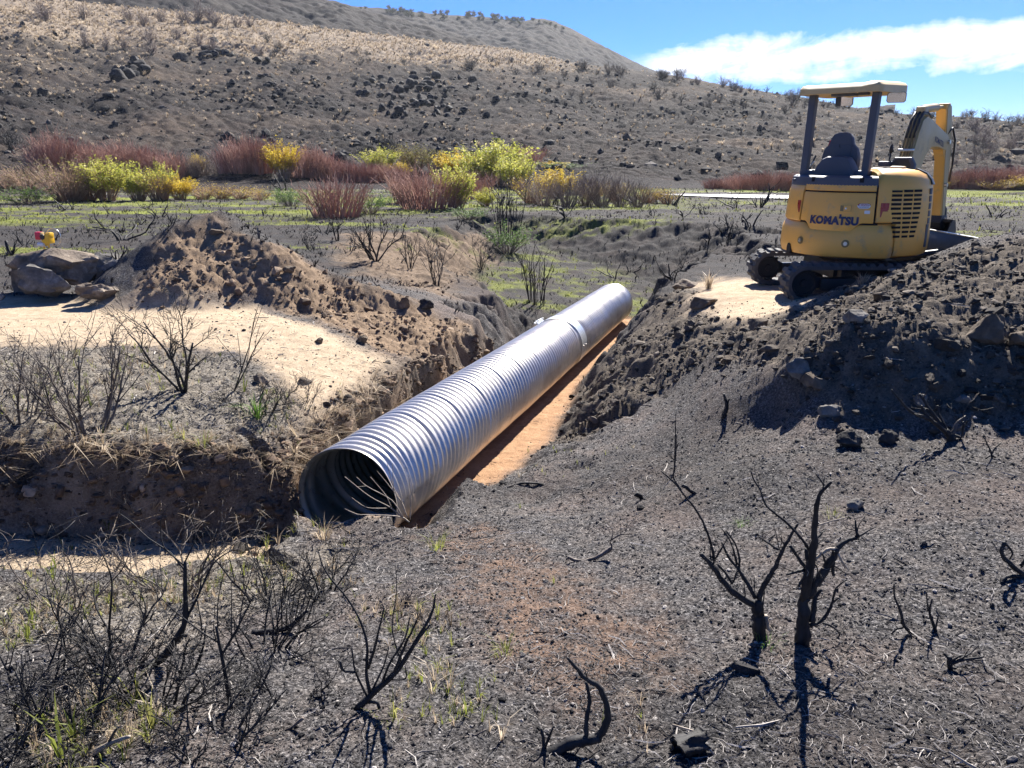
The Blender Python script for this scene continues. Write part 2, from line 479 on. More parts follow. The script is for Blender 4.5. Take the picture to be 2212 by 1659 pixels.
# ------------------------------------------------------------------ mesh building
def mesh_from(name, verts, faces, smooth=True):
    """faces: list of (n,k) index arrays"""
    me = bpy.data.meshes.new(name)
    verts = np.asarray(verts, np.float32)
    faces = [np.asarray(f, np.int32) for f in faces if len(f)]
    me.vertices.add(len(verts))
    me.vertices.foreach_set('co', verts.ravel())
    li = np.concatenate([f.ravel() for f in faces])
    tot = np.concatenate([np.full(len(f), f.shape[1], np.int32) for f in faces])
    st = np.concatenate([[0], np.cumsum(tot)[:-1]]).astype(np.int32)
    me.loops.add(len(li)); me.loops.foreach_set('vertex_index', li)
    me.polygons.add(len(tot)); me.polygons.foreach_set('loop_start', st)
    me.polygons.foreach_set('use_smooth', np.full(len(tot), bool(smooth)))
    me.update(calc_edges=True)
    me.validate()
    return me
class MB:
    def __init__(s):
        s.v = []; s.f = {}; s.n = 0
    def add(s, v, *fs):
        v = np.asarray(v, float).reshape(-1, 3)
        for f in fs:
            f = np.asarray(f, int)
            if len(f):
                s.f.setdefault(f.shape[1], []).append(f+s.n)
        s.v.append(v); s.n += len(v)
        return s
    def tube(s, pts, rad, sides=6, cap=True, rough=0.):
        pts = np.asarray(pts, float); n = len(pts)
        rad = np.broadcast_to(np.asarray(rad, float), (n,))
        t = np.gradient(pts, axis=0); t /= np.linalg.norm(t, axis=1, keepdims=True)+1e-12
        a = np.array([0, 0, 1.]) if abs(t[0, 2]) < .9 else np.array([1., 0, 0])
        u = np.cross(t[0], a); u /= np.linalg.norm(u)
        U = []
        for i in range(n):
            u = u-t[i]*(u@t[i]); u /= np.linalg.norm(u)+1e-12; U.append(u)
        U = np.array(U); V = np.cross(t, U)
        th = np.linspace(0, 2*np.pi, sides, endpoint=False)
        R = rad[:, None]
        if rough:
            R = R*(1+RNG.uniform(-rough, rough, (n, sides)))
        else:
            R = np.repeat(R, sides, 1)
        v = pts[:, None]+R[..., None]*(np.cos(th)[None, :, None]*U[:, None]+np.sin(th)[None, :, None]*V[:, None])
        i = np.arange(n-1)[:, None]*sides; j = np.arange(sides)[None]; k = (j+1) % sides
        q = np.stack([i+j, i+k, i+sides+k, i+sides+j], -1).reshape(-1, 4)
        s.add(v.reshape(-1, 3), q)
        if cap:
            b = s.n-n*sides
            s.f.setdefault(sides, []).append(np.array([b+np.arange(sides)[::-1]]))
            s.f.setdefault(sides, []).append(np.array([b+(n-1)*sides+np.arange(sides)]))
        return s
    def box(s, c, d, rz=0., bevel=0.):
        c = np.asarray(c, float); d = np.asarray(d, float)/2
        if bevel <= 0:
            v = np.array([[x, y, z] for z in (-1, 1) for y in (-1, 1) for x in (-1, 1)], float)*d
            f = np.array([[0, 2, 3, 1], [4, 5, 7, 6], [0, 1, 5, 4], [2, 6, 7, 3], [0, 4, 6, 2], [1, 3, 7, 5]])
            fs = [f]
        else:
            bm = bmesh.new()
            bmesh.ops.create_cube(bm, size=1)
            for q in bm.verts:
                q.co = Vector((q.co.x*2*d[0], q.co.y*2*d[1], q.co.z*2*d[2]))
            bmesh.ops.bevel(bm, geom=bm.edges[:], offset=bevel, segments=2, affect='EDGES', profile=.6)
            bm.verts.index_update()
            v = np.array([q.co[:] for q in bm.verts]); fd = {}
            for p in bm.faces:
                fd.setdefault(len(p.verts), []).append([q.index for q in p.verts])
            fs = [np.array(q) for q in fd.values()]
            bm.free()
        if rz:
            cc, ss = math.cos(rz), math.sin(rz)
            v = v@np.array([[cc, ss, 0], [-ss, cc, 0], [0, 0, 1]])
        return s.add(v+c, *fs)
    def prism(s, poly, lo, hi, axis=0, bevel=0.):
        """outline in the other two axes, pushed out along one axis"""
        poly = np.asarray(poly, float)
        bm = bmesh.new()
        o = [i for i in range(3) if i != axis]
        def mk(p, h):
            q = [0, 0, 0]; q[o[0]] = p[0]; q[o[1]] = p[1]; q[axis] = h
            return bm.verts.new(q)
        a = [mk(p, lo) for p in poly]; b = [mk(p, hi) for p in poly]
        n = len(poly)
        fa = bm.faces.new(a); fb = bm.faces.new(b[::-1])
        for i in range(n):
            bm.faces.new([a[(i+1) % n], a[i], b[i], b[(i+1) % n]])
        bmesh.ops.recalc_face_normals(bm, faces=bm.faces[:])
        if bevel > 0:
            eds = [e for e in bm.edges if fa in e.link_faces or fb in e.link_faces]
            bmesh.ops.bevel(bm, geom=eds, offset=bevel, segments=2, affect='EDGES', profile=.6)
        bmesh.ops.triangulate(bm, faces=[f for f in bm.faces if len(f.verts) > 4])
        bm.verts.index_update()
        v = np.array([q.co[:] for q in bm.verts]); fd = {}
        for p in bm.faces:
            fd.setdefault(len(p.verts), []).append([q.index for q in p.verts])
        bm.free()
        return s.add(v, *[np.array(q) for q in fd.values()])
    def mesh(s, name, smooth=True):
        return mesh_from(name, np.concatenate(s.v), [np.concatenate(q) for q in s.f.values()], smooth)
    def build(s, name, mat, parent=None, smooth=True, sharp=None):
        me = s.mesh(name, smooth)
        if sharp is not None:
            me.set_sharp_from_angle(angle=math.radians(sharp))
        return link(name, me, mat, parent)
def link(name, me, mat, parent=None):
    if mat is not None and not me.materials:
        me.materials.append(mat)
    o = bpy.data.objects.new(name, me)
    COL.objects.link(o)
    if parent is not None:
        o.parent = parent
    return o
def tag(o, label=None, cat=None, group=None, kind=None):
    if label: o['label'] = label
    if cat: o['category'] = cat
    if group: o['group'] = group
    if kind: o['kind'] = kind
    return o
def empty(name, loc=(0, 0, 0), rz=0., s=1.):
    o = bpy.data.objects.new(name, None)
    o.empty_display_size = .1
    COL.objects.link(o)
    o.location = loc; o.rotation_euler = (0, 0, rz); o.scale = (s, s, s)
    return o
def copy_tree(o, parent=None):
    c = o.copy(); COL.objects.link(c)
    if parent is not None:
        c.parent = parent
    for ch in [q for q in o.children]:
        copy_tree(ch, c)
    return c
def grid_faces(nu, nv, wrap=False):
    i = np.arange(nu-1)[:, None]*nv
    jn = nv if wrap else nv-1
    j = np.arange(jn)[None]; k = (j+1) % nv
    return np.stack([i+j, i+nv+j, i+nv+k, i+k], -1).reshape(-1, 4)

# ------------------------------------------------------------------ materials
class NT:
    def __init__(s, name):
        s.m = bpy.data.materials.new(name); s.m.use_nodes = True
        s.t = s.m.node_tree; s.t.nodes.clear()
        s.out = s.n('ShaderNodeOutputMaterial'); s.b = s.n('ShaderNodeBsdfPrincipled')
        s.l(s.b.outputs[0], s.out.inputs[0])
        s.tc = s.n('ShaderNodeTexCoord')
    def n(s, t, **k):
        q = s.t.nodes.new(t)
        for a, b in k.items(): setattr(q, a, b)
        return q
    def l(s, a, b): s.t.links.new(a, b)
    def set(s, sock, v):
        if isinstance(v, (int, float)): sock.default_value = v
        elif isinstance(v, (tuple, list)): sock.default_value = tuple(v)+((1,) if len(v) == 3 else ())
        else: s.l(v, sock)
    def noise(s, scale, detail=4, rough=.55, dist=0., coord='Object', sc=None, w=None):
        q = s.n('ShaderNodeTexNoise')
        q.inputs['Scale'].default_value = scale; q.inputs['Detail'].default_value = detail
        q.inputs['Roughness'].default_value = rough; q.inputs['Distortion'].default_value = dist
        v = s.tc.outputs[coord]
        if sc is not None:
            mp = s.n('ShaderNodeMapping'); mp.inputs['Scale'].default_value = sc
            s.l(v, mp.inputs[0]); v = mp.outputs[0]
        s.l(v, q.inputs['Vector'])
        return q.outputs['Fac']
    def ramp(s, fac, stops, interp='LINEAR'):
        q = s.n('ShaderNodeValToRGB'); cr = q.color_ramp; cr.interpolation = interp
        while len(cr.elements) < len(stops): cr.elements.new(.5)
        for e, (p, c) in zip(cr.elements, stops):
            e.position = p; e.color = tuple(c)+(1,) if isinstance(c, (tuple, list)) else (c, c, c, 1)
        s.l(fac, q.inputs[0])
        return q.outputs[0]
    def mix(s, fac, a, b, mode='MIX'):
        q = s.n('ShaderNodeMix', data_type='RGBA', blend_type=mode)
        s.set(q.inputs[0], fac); s.set(q.inputs[6], a); s.set(q.inputs[7], b)
        return q.outputs[2]
    def math(s, op, a, b=0., clamp=False):
        q = s.n('ShaderNodeMath', operation=op); q.use_clamp = clamp
        s.set(q.inputs[0], a); s.set(q.inputs[1], b)
        return q.outputs[0]
    def bump(s, h, strength=.4, dist=.01):
        q = s.n('ShaderNodeBump'); q.inputs['Strength'].default_value = strength; q.inputs['Distance'].default_value = dist
        s.l(h, q.inputs['Height']); s.l(q.outputs[0], s.b.inputs['Normal'])
    def attr(s, name):
        q = s.n('ShaderNodeAttribute', attribute_name=name)
        return q
def simple(name, col, rough=.6, metal=0., var=.25, scale=6., bump=0., bscale=60., rvar=.15, dirt=None, spec=.5):
    t = NT(name)
    nz = t.noise(scale, 5)
    c = t.mix(t.math('MULTIPLY', nz, 1.0), tuple(x*(1-var) for x in col), tuple(min(1, x*(1+var)) for x in col))
    if dirt:
        dn = t.noise(scale*1.7, 7, .65)
        c = t.mix(t.ramp(dn, [(dirt[1], 0.), (dirt[1]+.18, 1.)]), c, dirt[0])
    t.l(c, t.b.inputs['Base Color'])
    t.set(t.b.inputs['Roughness'], t.math('ADD', t.math('MULTIPLY', t.noise(scale*2, 4), rvar*2), rough-rvar))
    t.b.inputs['Metallic'].default_value = metal
    t.b.inputs['Specular IOR Level'].default_value = spec
    if bump:
        t.bump(t.noise(bscale, 5, .6), bump, .01)
    return t.m

def ground_material(name, far=False):
    t = NT(name)
    A = t.attr('zone_a'); B = t.attr('zone_b')
    sa = t.n('ShaderNodeSeparateColor'); t.l(A.outputs['Color'], sa.inputs[0])
    sb = t.n('ShaderNodeSeparateColor'); t.l(B.outputs['Color'], sb.inputs[0])
    sand, soil, floor = sa.outputs; green = A.outputs['Alpha']
    dry, ash, rock = sb.outputs; dug = B.outputs['Alpha']
    k = 1. if not far else .12
    nA = t.noise(1.3*k, 6, .6); nB = t.noise(9*k, 6, .62); nC = t.noise(70*k, 6, .72); nD = t.noise(150*k, 3, .6)
    # burnt ground: black char with grey ash flecks and reddish scorched patches
    ch = t.ramp(nC, [(.34, (.008, .008, .008)), (.46, (.042, .040, .041)), (.57, (.13, .124, .124)), (.68, (.42, .40, .38))])
    ch = t.mix(t.ramp(nB, [(.42, 0.), (.66, 1.)]), ch, t.ramp(nC, [(.33, (.024, .022, .021)), (.48, (.082, .073, .069)), (.68, (.28, .25, .225))]))
    ch = t.mix(t.ramp(nA, [(.48, 0.), (.70, .62)]), ch, t.ramp(nC, [(.3, (.06, .045, .040)), (.7, (.25, .19, .16))]))
    ch = t.mix(t.math('MULTIPLY', rock, .62 if not far else 0.), ch, (.016, .0155, .016))
    if far:
        ch = t.mix(1.0, ch, (.34, .315, .315), 'MULTIPLY')
        ch = t.mix(t.math('MULTIPLY', rock, .5), ch, (.02, .019, .019))
    col = ch
    cash = t.ramp(nC, [(.3, (.05, .043, .036)), (.45, (.15, .13, .105)), (.62, (.33, .295, .24)), (.75, (.52, .47, .38))])
    col = t.mix(t.math('MULTIPLY', ash, t.ramp(nB, [(.30, .35), (.62, 1.)])), col, cash)
    csoil = t.ramp(nB, [(.28, (.08, .053, .035)), (.5, (.21, .145, .095)), (.72, (.37, .27, .185))])
    csoil = t.mix(.45, csoil, t.ramp(nC, [(.3, (.07, .048, .032)), (.7, (.38, .28, .19))]))
    col = t.mix(soil, col, csoil)
    cdug = t.ramp(nB, [(.30, (.024, .021, .019)), (.5, (.085, .070, .057)), (.72, (.21, .172, .135))])
    cdug = t.mix(.5, cdug, t.ramp(nC, [(.32, (.020, .018, .016)), (.68, (.235, .195, .155))]))
    col = t.mix(dug, col, cdug)
    csand = t.ramp(nB, [(.3, (.31, .235, .155)), (.55, (.46, .36, .25)), (.75, (.57, .465, .345))])
    csand = t.mix(.3, csand, t.ramp(nC, [(.33, (.20, .14, .09)), (.6, (.60, .48, .34))]))
    col = t.mix(sand, col, csand)
    cfl = t.ramp(nB, [(.3, (.27, .15, .08)), (.55, (.40, .235, .13)), (.75, (.50, .33, .20))])
    cfl = t.mix(.3, cfl, t.ramp(nC, [(.35, (.15, .08, .045)), (.65, (.50, .33, .2))]))
    col = t.mix(floor, col, cfl)
    cgr = t.ramp(nC, [(.3, (.045, .055, .014)), (.5, (.17, .20, .035)), (.7, (.38, .38, .09))])
    col = t.mix(t.math('MULTIPLY', green, .85), col, cgr)
    cdry = t.ramp(nC, [(.32, (.11, .085, .065)), (.5, (.28, .22, .16)), (.68, (.46, .38, .29))])
    if not far: cdry = t.mix(1.0, csoil, (.80, .70, .70), 'MULTIPLY')
    col = t.mix(dry if far else t.math('MULTIPLY', dry, t.ramp(nB, [(.35, .15), (.65, .75)])), col, cdry)
    t.l(col, t.b.inputs['Base Color'])
    t.b.inputs['Roughness'].default_value = .95
    t.b.inputs['Specular IOR Level'].default_value = .12
    h = t.math('ADD', t.math('MULTIPLY', nC, 1.0), t.math('MULTIPLY', nD, .6))
    t.bump(h, .9, .014 if not far else .12)
    return t.m
M = {}
M['ground'] = ground_material('charred_ground')
M['hill'] = ground_material('burnt_hillside', True)

# ------------------------------------------------------------------ ground and hills
def polar(az, r, hf, name, mat):
    R, Az = np.meshgrid(r, az, indexing='ij')
    x = (R*np.sin(Az)).ravel(); y = (R*np.cos(Az)).ravel()
    z, Z = hf(x, y)
    f = grid_faces(len(r), len(az))
    me = mesh_from(name, np.stack([x, y, z], -1), [f[:, ::-1]])
    za = me.attributes.new('zone_a', 'FLOAT_COLOR', 'POINT')
    za.data.foreach_set('color', np.stack([Z['sand'], Z['soil'], Z['floor'], Z['green']], -1).astype(np.float32).ravel())
    zb = me.attributes.new('zone_b', 'FLOAT_COLOR', 'POINT')
    zb.data.foreach_set('color', np.stack([Z['dry']+Z['scorch'], Z['ash'], Z['rock'], Z['dug']], -1).astype(np.float32).ravel())
    return link(name, me, mat)
def land(x, y):
    Z = zones(x, y)
    return macro(x, y)+relief(x, y, Z), Z
D2R = math.pi/180
AZ = np.concatenate([np.arange(-180, -60, 3.), np.arange(-60, -41, .4), np.arange(-41, 41, .118), np.arange(41, 60, .4), np.arange(60, 180.1, 3.)])*D2R
RN = np.exp(np.arange(math.log(.4), math.log(44.), .0038)); RN = np.append(RN, 44.)
tag(polar(AZ, RN, land, 'ground', M['ground']), kind='structure')
RF = np.exp(np.linspace(math.log(44.), math.log(232.), 520))
tag(polar(AZ, RF, land, 'hillside', M['hill']), kind='structure')
def back_hill(crest, r0, r1, seed):
    def f(x, y):
        r = np.hypot(x, y); az = np.arctan2(x, y)
        e1 = crest(az); zc = EYE+r1*e1
        u = np.clip((r-r0)/(r1-r0), 0, 1.4)
        z = np.where(u <= 1, zc*(.30+.70*u**1.1), zc-(r-r1)*.15)
        h = fbm(x*.03, y*.03, 5, seed)*2.6+lumps(x*.28, y*.28, seed+3)*1.2+lumps(x*.6, y*.6, seed+4)*.7-np.abs(fbm(x*.02, y*.008, 3, seed+5))*3
        z = z+h*sstep(0, .2, u)*(1-.9*sstep(.9, 1, u))+fbm(x*.2, y*.2, 3, seed+7)*.5
        Z = {k: np.zeros(len(x)) for k in ('sand', 'soil', 'floor', 'green', 'dry', 'ash', 'rock', 'dug', 'scorch')}
        n = fbm(x*.03, y*.03, 4, seed+9, .6)
        Z['dry'] = .10*sstep(.18, .45, n)*sstep(.3, .6, u)
        Z['soil'] = .0*n
        Z['rock'] = .55+.45*sstep(0, .4, n)
        return z, Z
    return f
tag(polar(np.arange(-45, 25, .16)*D2R, np.linspace(165, 330, 200), back_hill(CREST2, 165, 290, 201), 'middle_hill', M['hill']), kind='structure')
tag(polar(np.arange(-20, 32, .13)*D2R, np.linspace(290, 520, 200), back_hill(CREST3, 290, 470, 231), 'far_hill', M['hill']), kind='structure')

# ------------------------------------------------------------------ corrugated culvert pipe
def metal(name, tint=(.80, .79, .765), rough=.3):
    t = NT(name)
    sp = t.n('ShaderNodeTexVoronoi'); sp.inputs['Scale'].default_value = 60
    t.l(t.tc.outputs['Object'], sp.inputs['Vector'])
    st = t.noise(5, 6, .65)
    c = t.mix(t.math('MULTIPLY', sp.outputs['Distance'], .5, True), tuple(x*.92 for x in tint), tint)
    c = t.mix(t.ramp(st, [(.45, 0.), (.75, .7)]), c, (.46, .43, .38))
    dn = t.noise(14, 6, .7)
    c = t.mix(t.ramp(dn, [(.60, 0.), (.72, .55)]), c, (.33, .29, .24))
    t.l(c, t.b.inputs['Base Color'])
    t.b.inputs['Metallic'].default_value = .78
    t.set(t.b.inputs['Roughness'], t.math('ADD', t.math('MULTIPLY', st, .24), rough-.10))
    t.bump(t.noise(40, 3), .06, .004)
    return t.m
M['galv'] = metal('galvanised_steel', (.77, .72, .655), .36)
M['galv_in'] = simple('shaded_pipe_inside', (.36, .37, .32), .45, .65, var=.25, scale=7, dirt=((.10, .085, .06), .55))  # dirty inside of the same steel, darkened and greened for the bore's shade
M['galv_band'] = metal('galvanised_band', (.74, .76, .77), .38)
PV = np.cross(np.array([PT[0], PT[1], 0]), PU)      # across and up
PTT = np.array([PT[0], PT[1], 0.])
pipe = empty('culvert_pipe', PIPE_A)
tag(pipe, 'long corrugated galvanised steel culvert pipe lying in the dug trench', 'culvert pipe')
def tubewall(s0, s1, ridge, thick, step, nth=120, end=True):
    n = int((s1-s0)/step)+1
    s = np.linspace(s0, s1, n); th = np.linspace(0, 2*np.pi, nth, endpoint=False)
    SS, TH = np.meshgrid(s, th, indexing='ij')
    ro = PIPE_R+ridge(SS, TH)
    mb = MB()
    def pos(S_, T_, R_):
        return PU*S_[..., None]+R_[..., None]*(np.cos(T_)[..., None]*PTT+np.sin(T_)[..., None]*PV)
    vo = pos(SS, TH, ro); vi = pos(SS, TH, ro-thick)
    f = grid_faces(n, nth, True)
    mb.add(vo.reshape(-1, 3), f[:, ::-1]); mb.add(vi.reshape(-1, 3), f)
    N = n*nth; j = np.arange(nth); k = (j+1) % nth
    rim0 = np.stack([j, k, N+k, N+j], -1); b = (n-1)*nth
    rim1 = np.stack([b+k, b+j, N+b+j, N+b+k], -1)
    mb.f.setdefault(4, []).append(rim0); mb.f[4].append(rim1)
    return mb
PITCHC = .0871
def corr(s, th, s0, s1):
    w = sstep(.04, .45, s-s0)*sstep(.04, .45, s1-s)
    # helical in the body, ring shaped at the rerolled ends
    ph = s/PITCHC-w*7*(th/(2*np.pi)-.25)*np.where(True, 1, 1)
    turn = (s/(7*PITCHC)-w*(th/(2*np.pi)-.25)) % 1.0
    seam = np.exp(-((turn-.5)/.020)**2)
    c = np.cos(2*np.pi*ph)
    c = np.sign(c)*np.abs(c)**.8
    dent = .004*perlin(s*2.1, th*1.5+3, 5)+.006*perlin(th*1.2, s*.7, 6)
    return .0105*c-seam*.019+dent
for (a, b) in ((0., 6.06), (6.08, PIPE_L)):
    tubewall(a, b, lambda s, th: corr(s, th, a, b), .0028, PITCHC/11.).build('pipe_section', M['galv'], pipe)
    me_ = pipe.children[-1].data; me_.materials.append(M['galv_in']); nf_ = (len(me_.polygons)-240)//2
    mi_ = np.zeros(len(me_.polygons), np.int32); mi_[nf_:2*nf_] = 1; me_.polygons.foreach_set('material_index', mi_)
bandg = tubewall(5.90, 6.22, lambda s, th: .0135+.0016*np.cos(2*np.pi*(s-5.9)/.08)+.012*np.exp(-((th-2.35)/.03)**2), .0035, .01, 160).build('coupling_band', M['galv_band'], pipe)
cb = MB()
th = 2.35
for dth, dr in ((-.035, 0), (.035, 0)):
    t0 = th+dth
    rr = PIPE_R+.045
    ctr = PU*6.06+rr*(math.cos(t0)*PTT+math.sin(t0)*PV)
    rad = math.cos(t0)*PTT+math.sin(t0)*PV; tan = -math.sin(t0)*PTT+math.cos(t0)*PV
    c8 = np.array([[sx, sy, sz] for sz in (-1, 1) for sy in (-1, 1) for sx in (-1, 1)], float)
    v = ctr+c8[:, :1]*.16*PU+c8[:, 1:2]*.004*tan+c8[:, 2:]*.03*rad
    cb.add(v, np.array([[0, 2, 3, 1], [4, 5, 7, 6], [0, 1, 5, 4], [2, 6, 7, 3], [0, 4, 6, 2], [1, 3, 7, 5]]))
cb.build('clamp_angle', M['galv_band'], bandg, smooth=False)
for q in (-.1, 0, .1):
    bm_ = MB(); rad = math.cos(th)*PTT+math.sin(th)*PV; tan = -math.sin(th)*PTT+math.cos(th)*PV
    c = PU*(6.06+q)+(PIPE_R+.055)*rad
    bm_.tube([c-tan*.06, c+tan*.10], .007, 8); bm_.tube([c-tan*.045, c-tan*.03], .014, 6)
    bm_.build('clamp_bolt', M['galv_band'], bandg)
for q in (-.08, .06):
    rv = MB(); t1 = .02
    rad = math.cos(t1)*PTT+math.sin(t1)*PV
    c = PU*(6.06+q)+(PIPE_R+.012)*rad
    rv.tube([c, c+rad*.010], .012, 8)
    rv.build('rivet', M['galv'], bandg)

# ------------------------------------------------------------------ mini excavator
M['yellow'] = simple('yellow_paint', (.80, .425, .085), .42, var=.10, scale=3, bump=.03, bscale=20, rvar=.12, dirt=((.42, .29, .15), .56))
M['cream'] = simple('pale_weathered_yellow_paint', (.56, .41, .19), .45, var=.08, scale=3, rvar=.1, dirt=((.36, .27, .15), .56))
M['dark'] = simple('charcoal_plastic', (.062, .070, .090), .55, var=.2, scale=5, bump=.05, bscale=120, rvar=.1, dirt=((.10, .095, .09), .68))
M['black'] = simple('black_steel', (.018, .018, .020), .5, var=.3, scale=8, dirt=((.09, .075, .06), .62))
M['rubber'] = simple('dusty_rubber', (.070, .068, .068), .85, var=.3, scale=9, bump=.15, bscale=60, dirt=((.16, .13, .10), .56))
M['steel'] = simple('worn_steel', (.55, .55, .55), .3, 1., var=.15, scale=10)
M['chrome'] = simple('mirror_glass', (.85, .86, .88), .04, 1., var=.02, rvar=.02)
M['navy'] = simple('navy_lettering', (.018, .022, .085), .5, var=.1)
M['red'] = simple('red_reflector', (.33, .015, .018), .3, var=.1)
M['white'] = simple('white_sticker', (.75, .75, .74), .5, var=.05)
M['hydraulic'] = simple('dark_hydraulic_paint', (.22, .16, .06), .45, var=.2)
M['void'] = simple('opening_shade', (.006, .006, .007), .9, var=.1)  # near-black colour standing for the shade inside slots and openings

EX = np.array([4.22, 9.70]); EXZ = HT(3.6, 9.3)[0]-.035
HEAD = math.radians(46)
ex = empty('mini_excavator', (EX[0], EX[1], EXZ))
tag(ex, 'yellow mini excavator with an open canopy and rubber tracks parked on the bank', 'excavator')
LR = Matrix.Translation((-.02, 0, .03))@Matrix.Rotation(-HEAD, 4, 'Z')@Matrix.Diagonal((.95, .95, 1, 1))
def part(mb, name, mat, parent=None, sharp=35, smooth=True, local=True, zone=LR):
    o = mb.build(name, M[mat], parent or ex, smooth, sharp if smooth else None)
    if parent is None:
        o.matrix_local = zone
    return o
RB = .865
def pol(th, R):          # th measured from the rear, positive towards the machine's right
    return np.array([R*np.sin(th), -R*np.cos(th)])
def sweep(prof, t0, t1, nt=28, close=True, rf=None):
    """profile of (radius, height) carried round the swing centre; ends closed"""
    prof = np.array(prof, float); th = np.radians(np.linspace(t0, t1, nt)); mb = MB()
    k = len(prof)
    v = np.zeros((nt, k, 3))
    for i, t in enumerate(th):
        P = prof if rf is None else rf(np.degrees(t), prof)
        v[i, :, 0] = P[:, 0]*np.sin(t); v[i, :, 1] = -P[:, 0]*np.cos(t); v[i, :, 2] = P[:, 1]
    mb.add(v.reshape(-1, 3), grid_faces(nt, k, close))
    if close:
        mb.f.setdefault(k, []).append(np.array([np.arange(k)])); mb.f[k].append(np.array([(nt-1)*k+np.arange(k)[::-1]]))
    return mb

# --- tracks (run across the picture, blade to the right)
TR = Matrix.Rotation(0, 4, 'Z')
def track(yc):
    L, R = .84, .185; wdt = .30
    mb = MB()
    def path(u, r):      # u along the loop, 0..1
        straight = 2*L; arc = math.pi*r; tot = 2*(straight+arc); d = (u % 1)*tot
        if d < straight: return (-L+d, r, 0, 1)
        d -= straight
        if d < arc:
            a = d/r; return (L+r*math.sin(a), r*math.cos(a), math.sin(a), math.cos(a))
        d -= arc
        if d < straight: return (L-d, -r, 0, -1)
        d -= straight; a = d/r
        return (-L-r*math.sin(a), -r*math.cos(a), -math.sin(a), -math.cos(a))
    n = 140
    ring = []
    for i in range(n):
        x, z, nx, nz = path(i/n, R)
        for rr, yy in ((-.022, -wdt/2), (.018, -wdt/2+.004), (.018, wdt/2-.004), (-.022, wdt/2)):
            ring.append((x+nx*rr, yc+yy, z+R+.045+nz*rr))
    v = np.array(ring); f = grid_faces(n, 4, True); last = np.stack([(n-1)*4+np.arange(4), np.arange(4), (np.arange(4)+1) % 4, (n-1)*4+(np.arange(4)+1) % 4], -1)
    mb.add(v, f, last)
    nl = 44
    for i in range(nl):
        x, z, nx, nz = path((i+.3)/nl, R)
        tx, tz = nz, -nx
        for side in (-1, 1):
            # chunky chevron lug, bevelled outside
            y0, y1 = (yc-wdt/2, yc+.02) if side < 0 else (yc-.02, yc+wdt/2)
            lw, h = .036, .048
            sh = .012*side
            vv = []
            for (yy, e) in ((y0, 0), (y1, 0)):
                for (a, b) in ((-lw, .014), (lw, .014), (lw*.72, h), (-lw*.72, h)):
                    yb = yy+(.014 if yy == y0 else -.014)*(1 if b > .02 else 0)
                    vv.append((x+nx*b+tx*(a+sh), yb, z+R+.045+nz*b+tz*(a+sh)))
            mb.add(np.array(vv), np.array([[0, 1, 2, 3], [7, 6, 5, 4], [0, 4, 5, 1], [1, 5, 6, 2], [2, 6, 7, 3], [3, 7, 4, 0]]))
    t = part(mb, 'rubber_track', 'rubber', None, 30, zone=TR)
    zc = R+.045
    def wheel(xc, r, w, name, teeth=0):
        m = MB(); pr = np.array([(0, -w/2), (r*.25, -w/2), (r*.3, -w/2+.02), (r*.8, -w/2+.02), (r*.86, -w/2), (r, -w/2), (r, w/2), (r*.86, w/2), (r*.8, w/2-.02), (r*.3, w/2-.02), (r*.25, w/2), (0, w/2)])
        a = np.linspace(0, 2*np.pi, 33)[:-1]
        V = np.array([[(xc+p[0]*math.cos(q), yc+p[1], zc+p[0]*math.sin(q)) for p in pr] for q in a])
        f = grid_faces(32, len(pr)); l = np.stack([31*len(pr)+np.arange(len(pr)-1), np.arange(len(pr)-1), 1+np.arange(len(pr)-1), 31*len(pr)+1+np.arange(len(pr)-1)], -1)
        m.add(V.reshape(-1, 3), f, l)
        for q in range(teeth):
            qa = q*2*math.pi/teeth
            m.box((xc+(r+.012)*math.cos(qa), yc, zc+(r+.012)*math.sin(qa)), (.03, w*.4, .03))
        return m.build(name, M['black'], t, True, 30)
    wheel(-L, R-.035, .16, 'drive_sprocket', 16)
    wheel(L, R-.035, .16, 'idler_wheel')
    for q in (-.48, -.18, .14, .46):
        m = MB(); m.tube([(q, yc-.1, .115), (q, yc+.1, .115)], .062, 14)
        m.build('track_roller', M['black'], t, True, 30)
    m = MB(); m.box((0, yc, zc-.02), (1.3, .17, .15), bevel=.03); m.box((.35, yc, zc+.06), (.5, .12, .08), bevel=.02)
    m.box((-L+.10, yc, zc), (.2, .10, .13), bevel=.02)
    m.build('track_frame', M['black'], t, True, 30)
    return t
for yc in (-.65, .65):
    track(yc)
m = MB(); m.box((0, 0, .34), (.85, 1.0, .20), bevel=.04); m.tube([(0, 0, .40), (0, 0, .52)], .38, 32)
for q in (-.3, .3):
    m.box((q, 0, .30), (.16, 1.25, .14), bevel=.03)
part(m, 'car_body', 'black', zone=TR)
# dozer blade at the right-hand end of the tracks, seen from behind
m = MB()
bl = [(1.12, .30), (1.10, .45), (1.12, .60), (1.18, .70), (1.205, .70), (1.15, .585), (1.14, .45), (1.155, .29), (1.20, .22), (1.17, .215)]
pts = np.array(bl)
m.prism(np.array([(p[0], p[1]+.02) for p in bl]), -.84, .84, axis=1)
bo = part(m, 'dozer_blade', 'black', zone=TR)
m = MB(); m.box((1.192, 0, .728), (.034, 1.69, .012)); m.build('blade_glint_strip', M['steel'], bo, False)  # pale strip added as the sunlit glint on the blade's top edge
m = MB()
for yy in (-.42, .42):
    m.box((.78, yy, .36), (.72, .09, .10), bevel=.02)
m.tube([(.45, 0, .42), (1.1, 0, .50)], .045, 12)
m.build('blade_arm', M['black'], bo, True, 30)

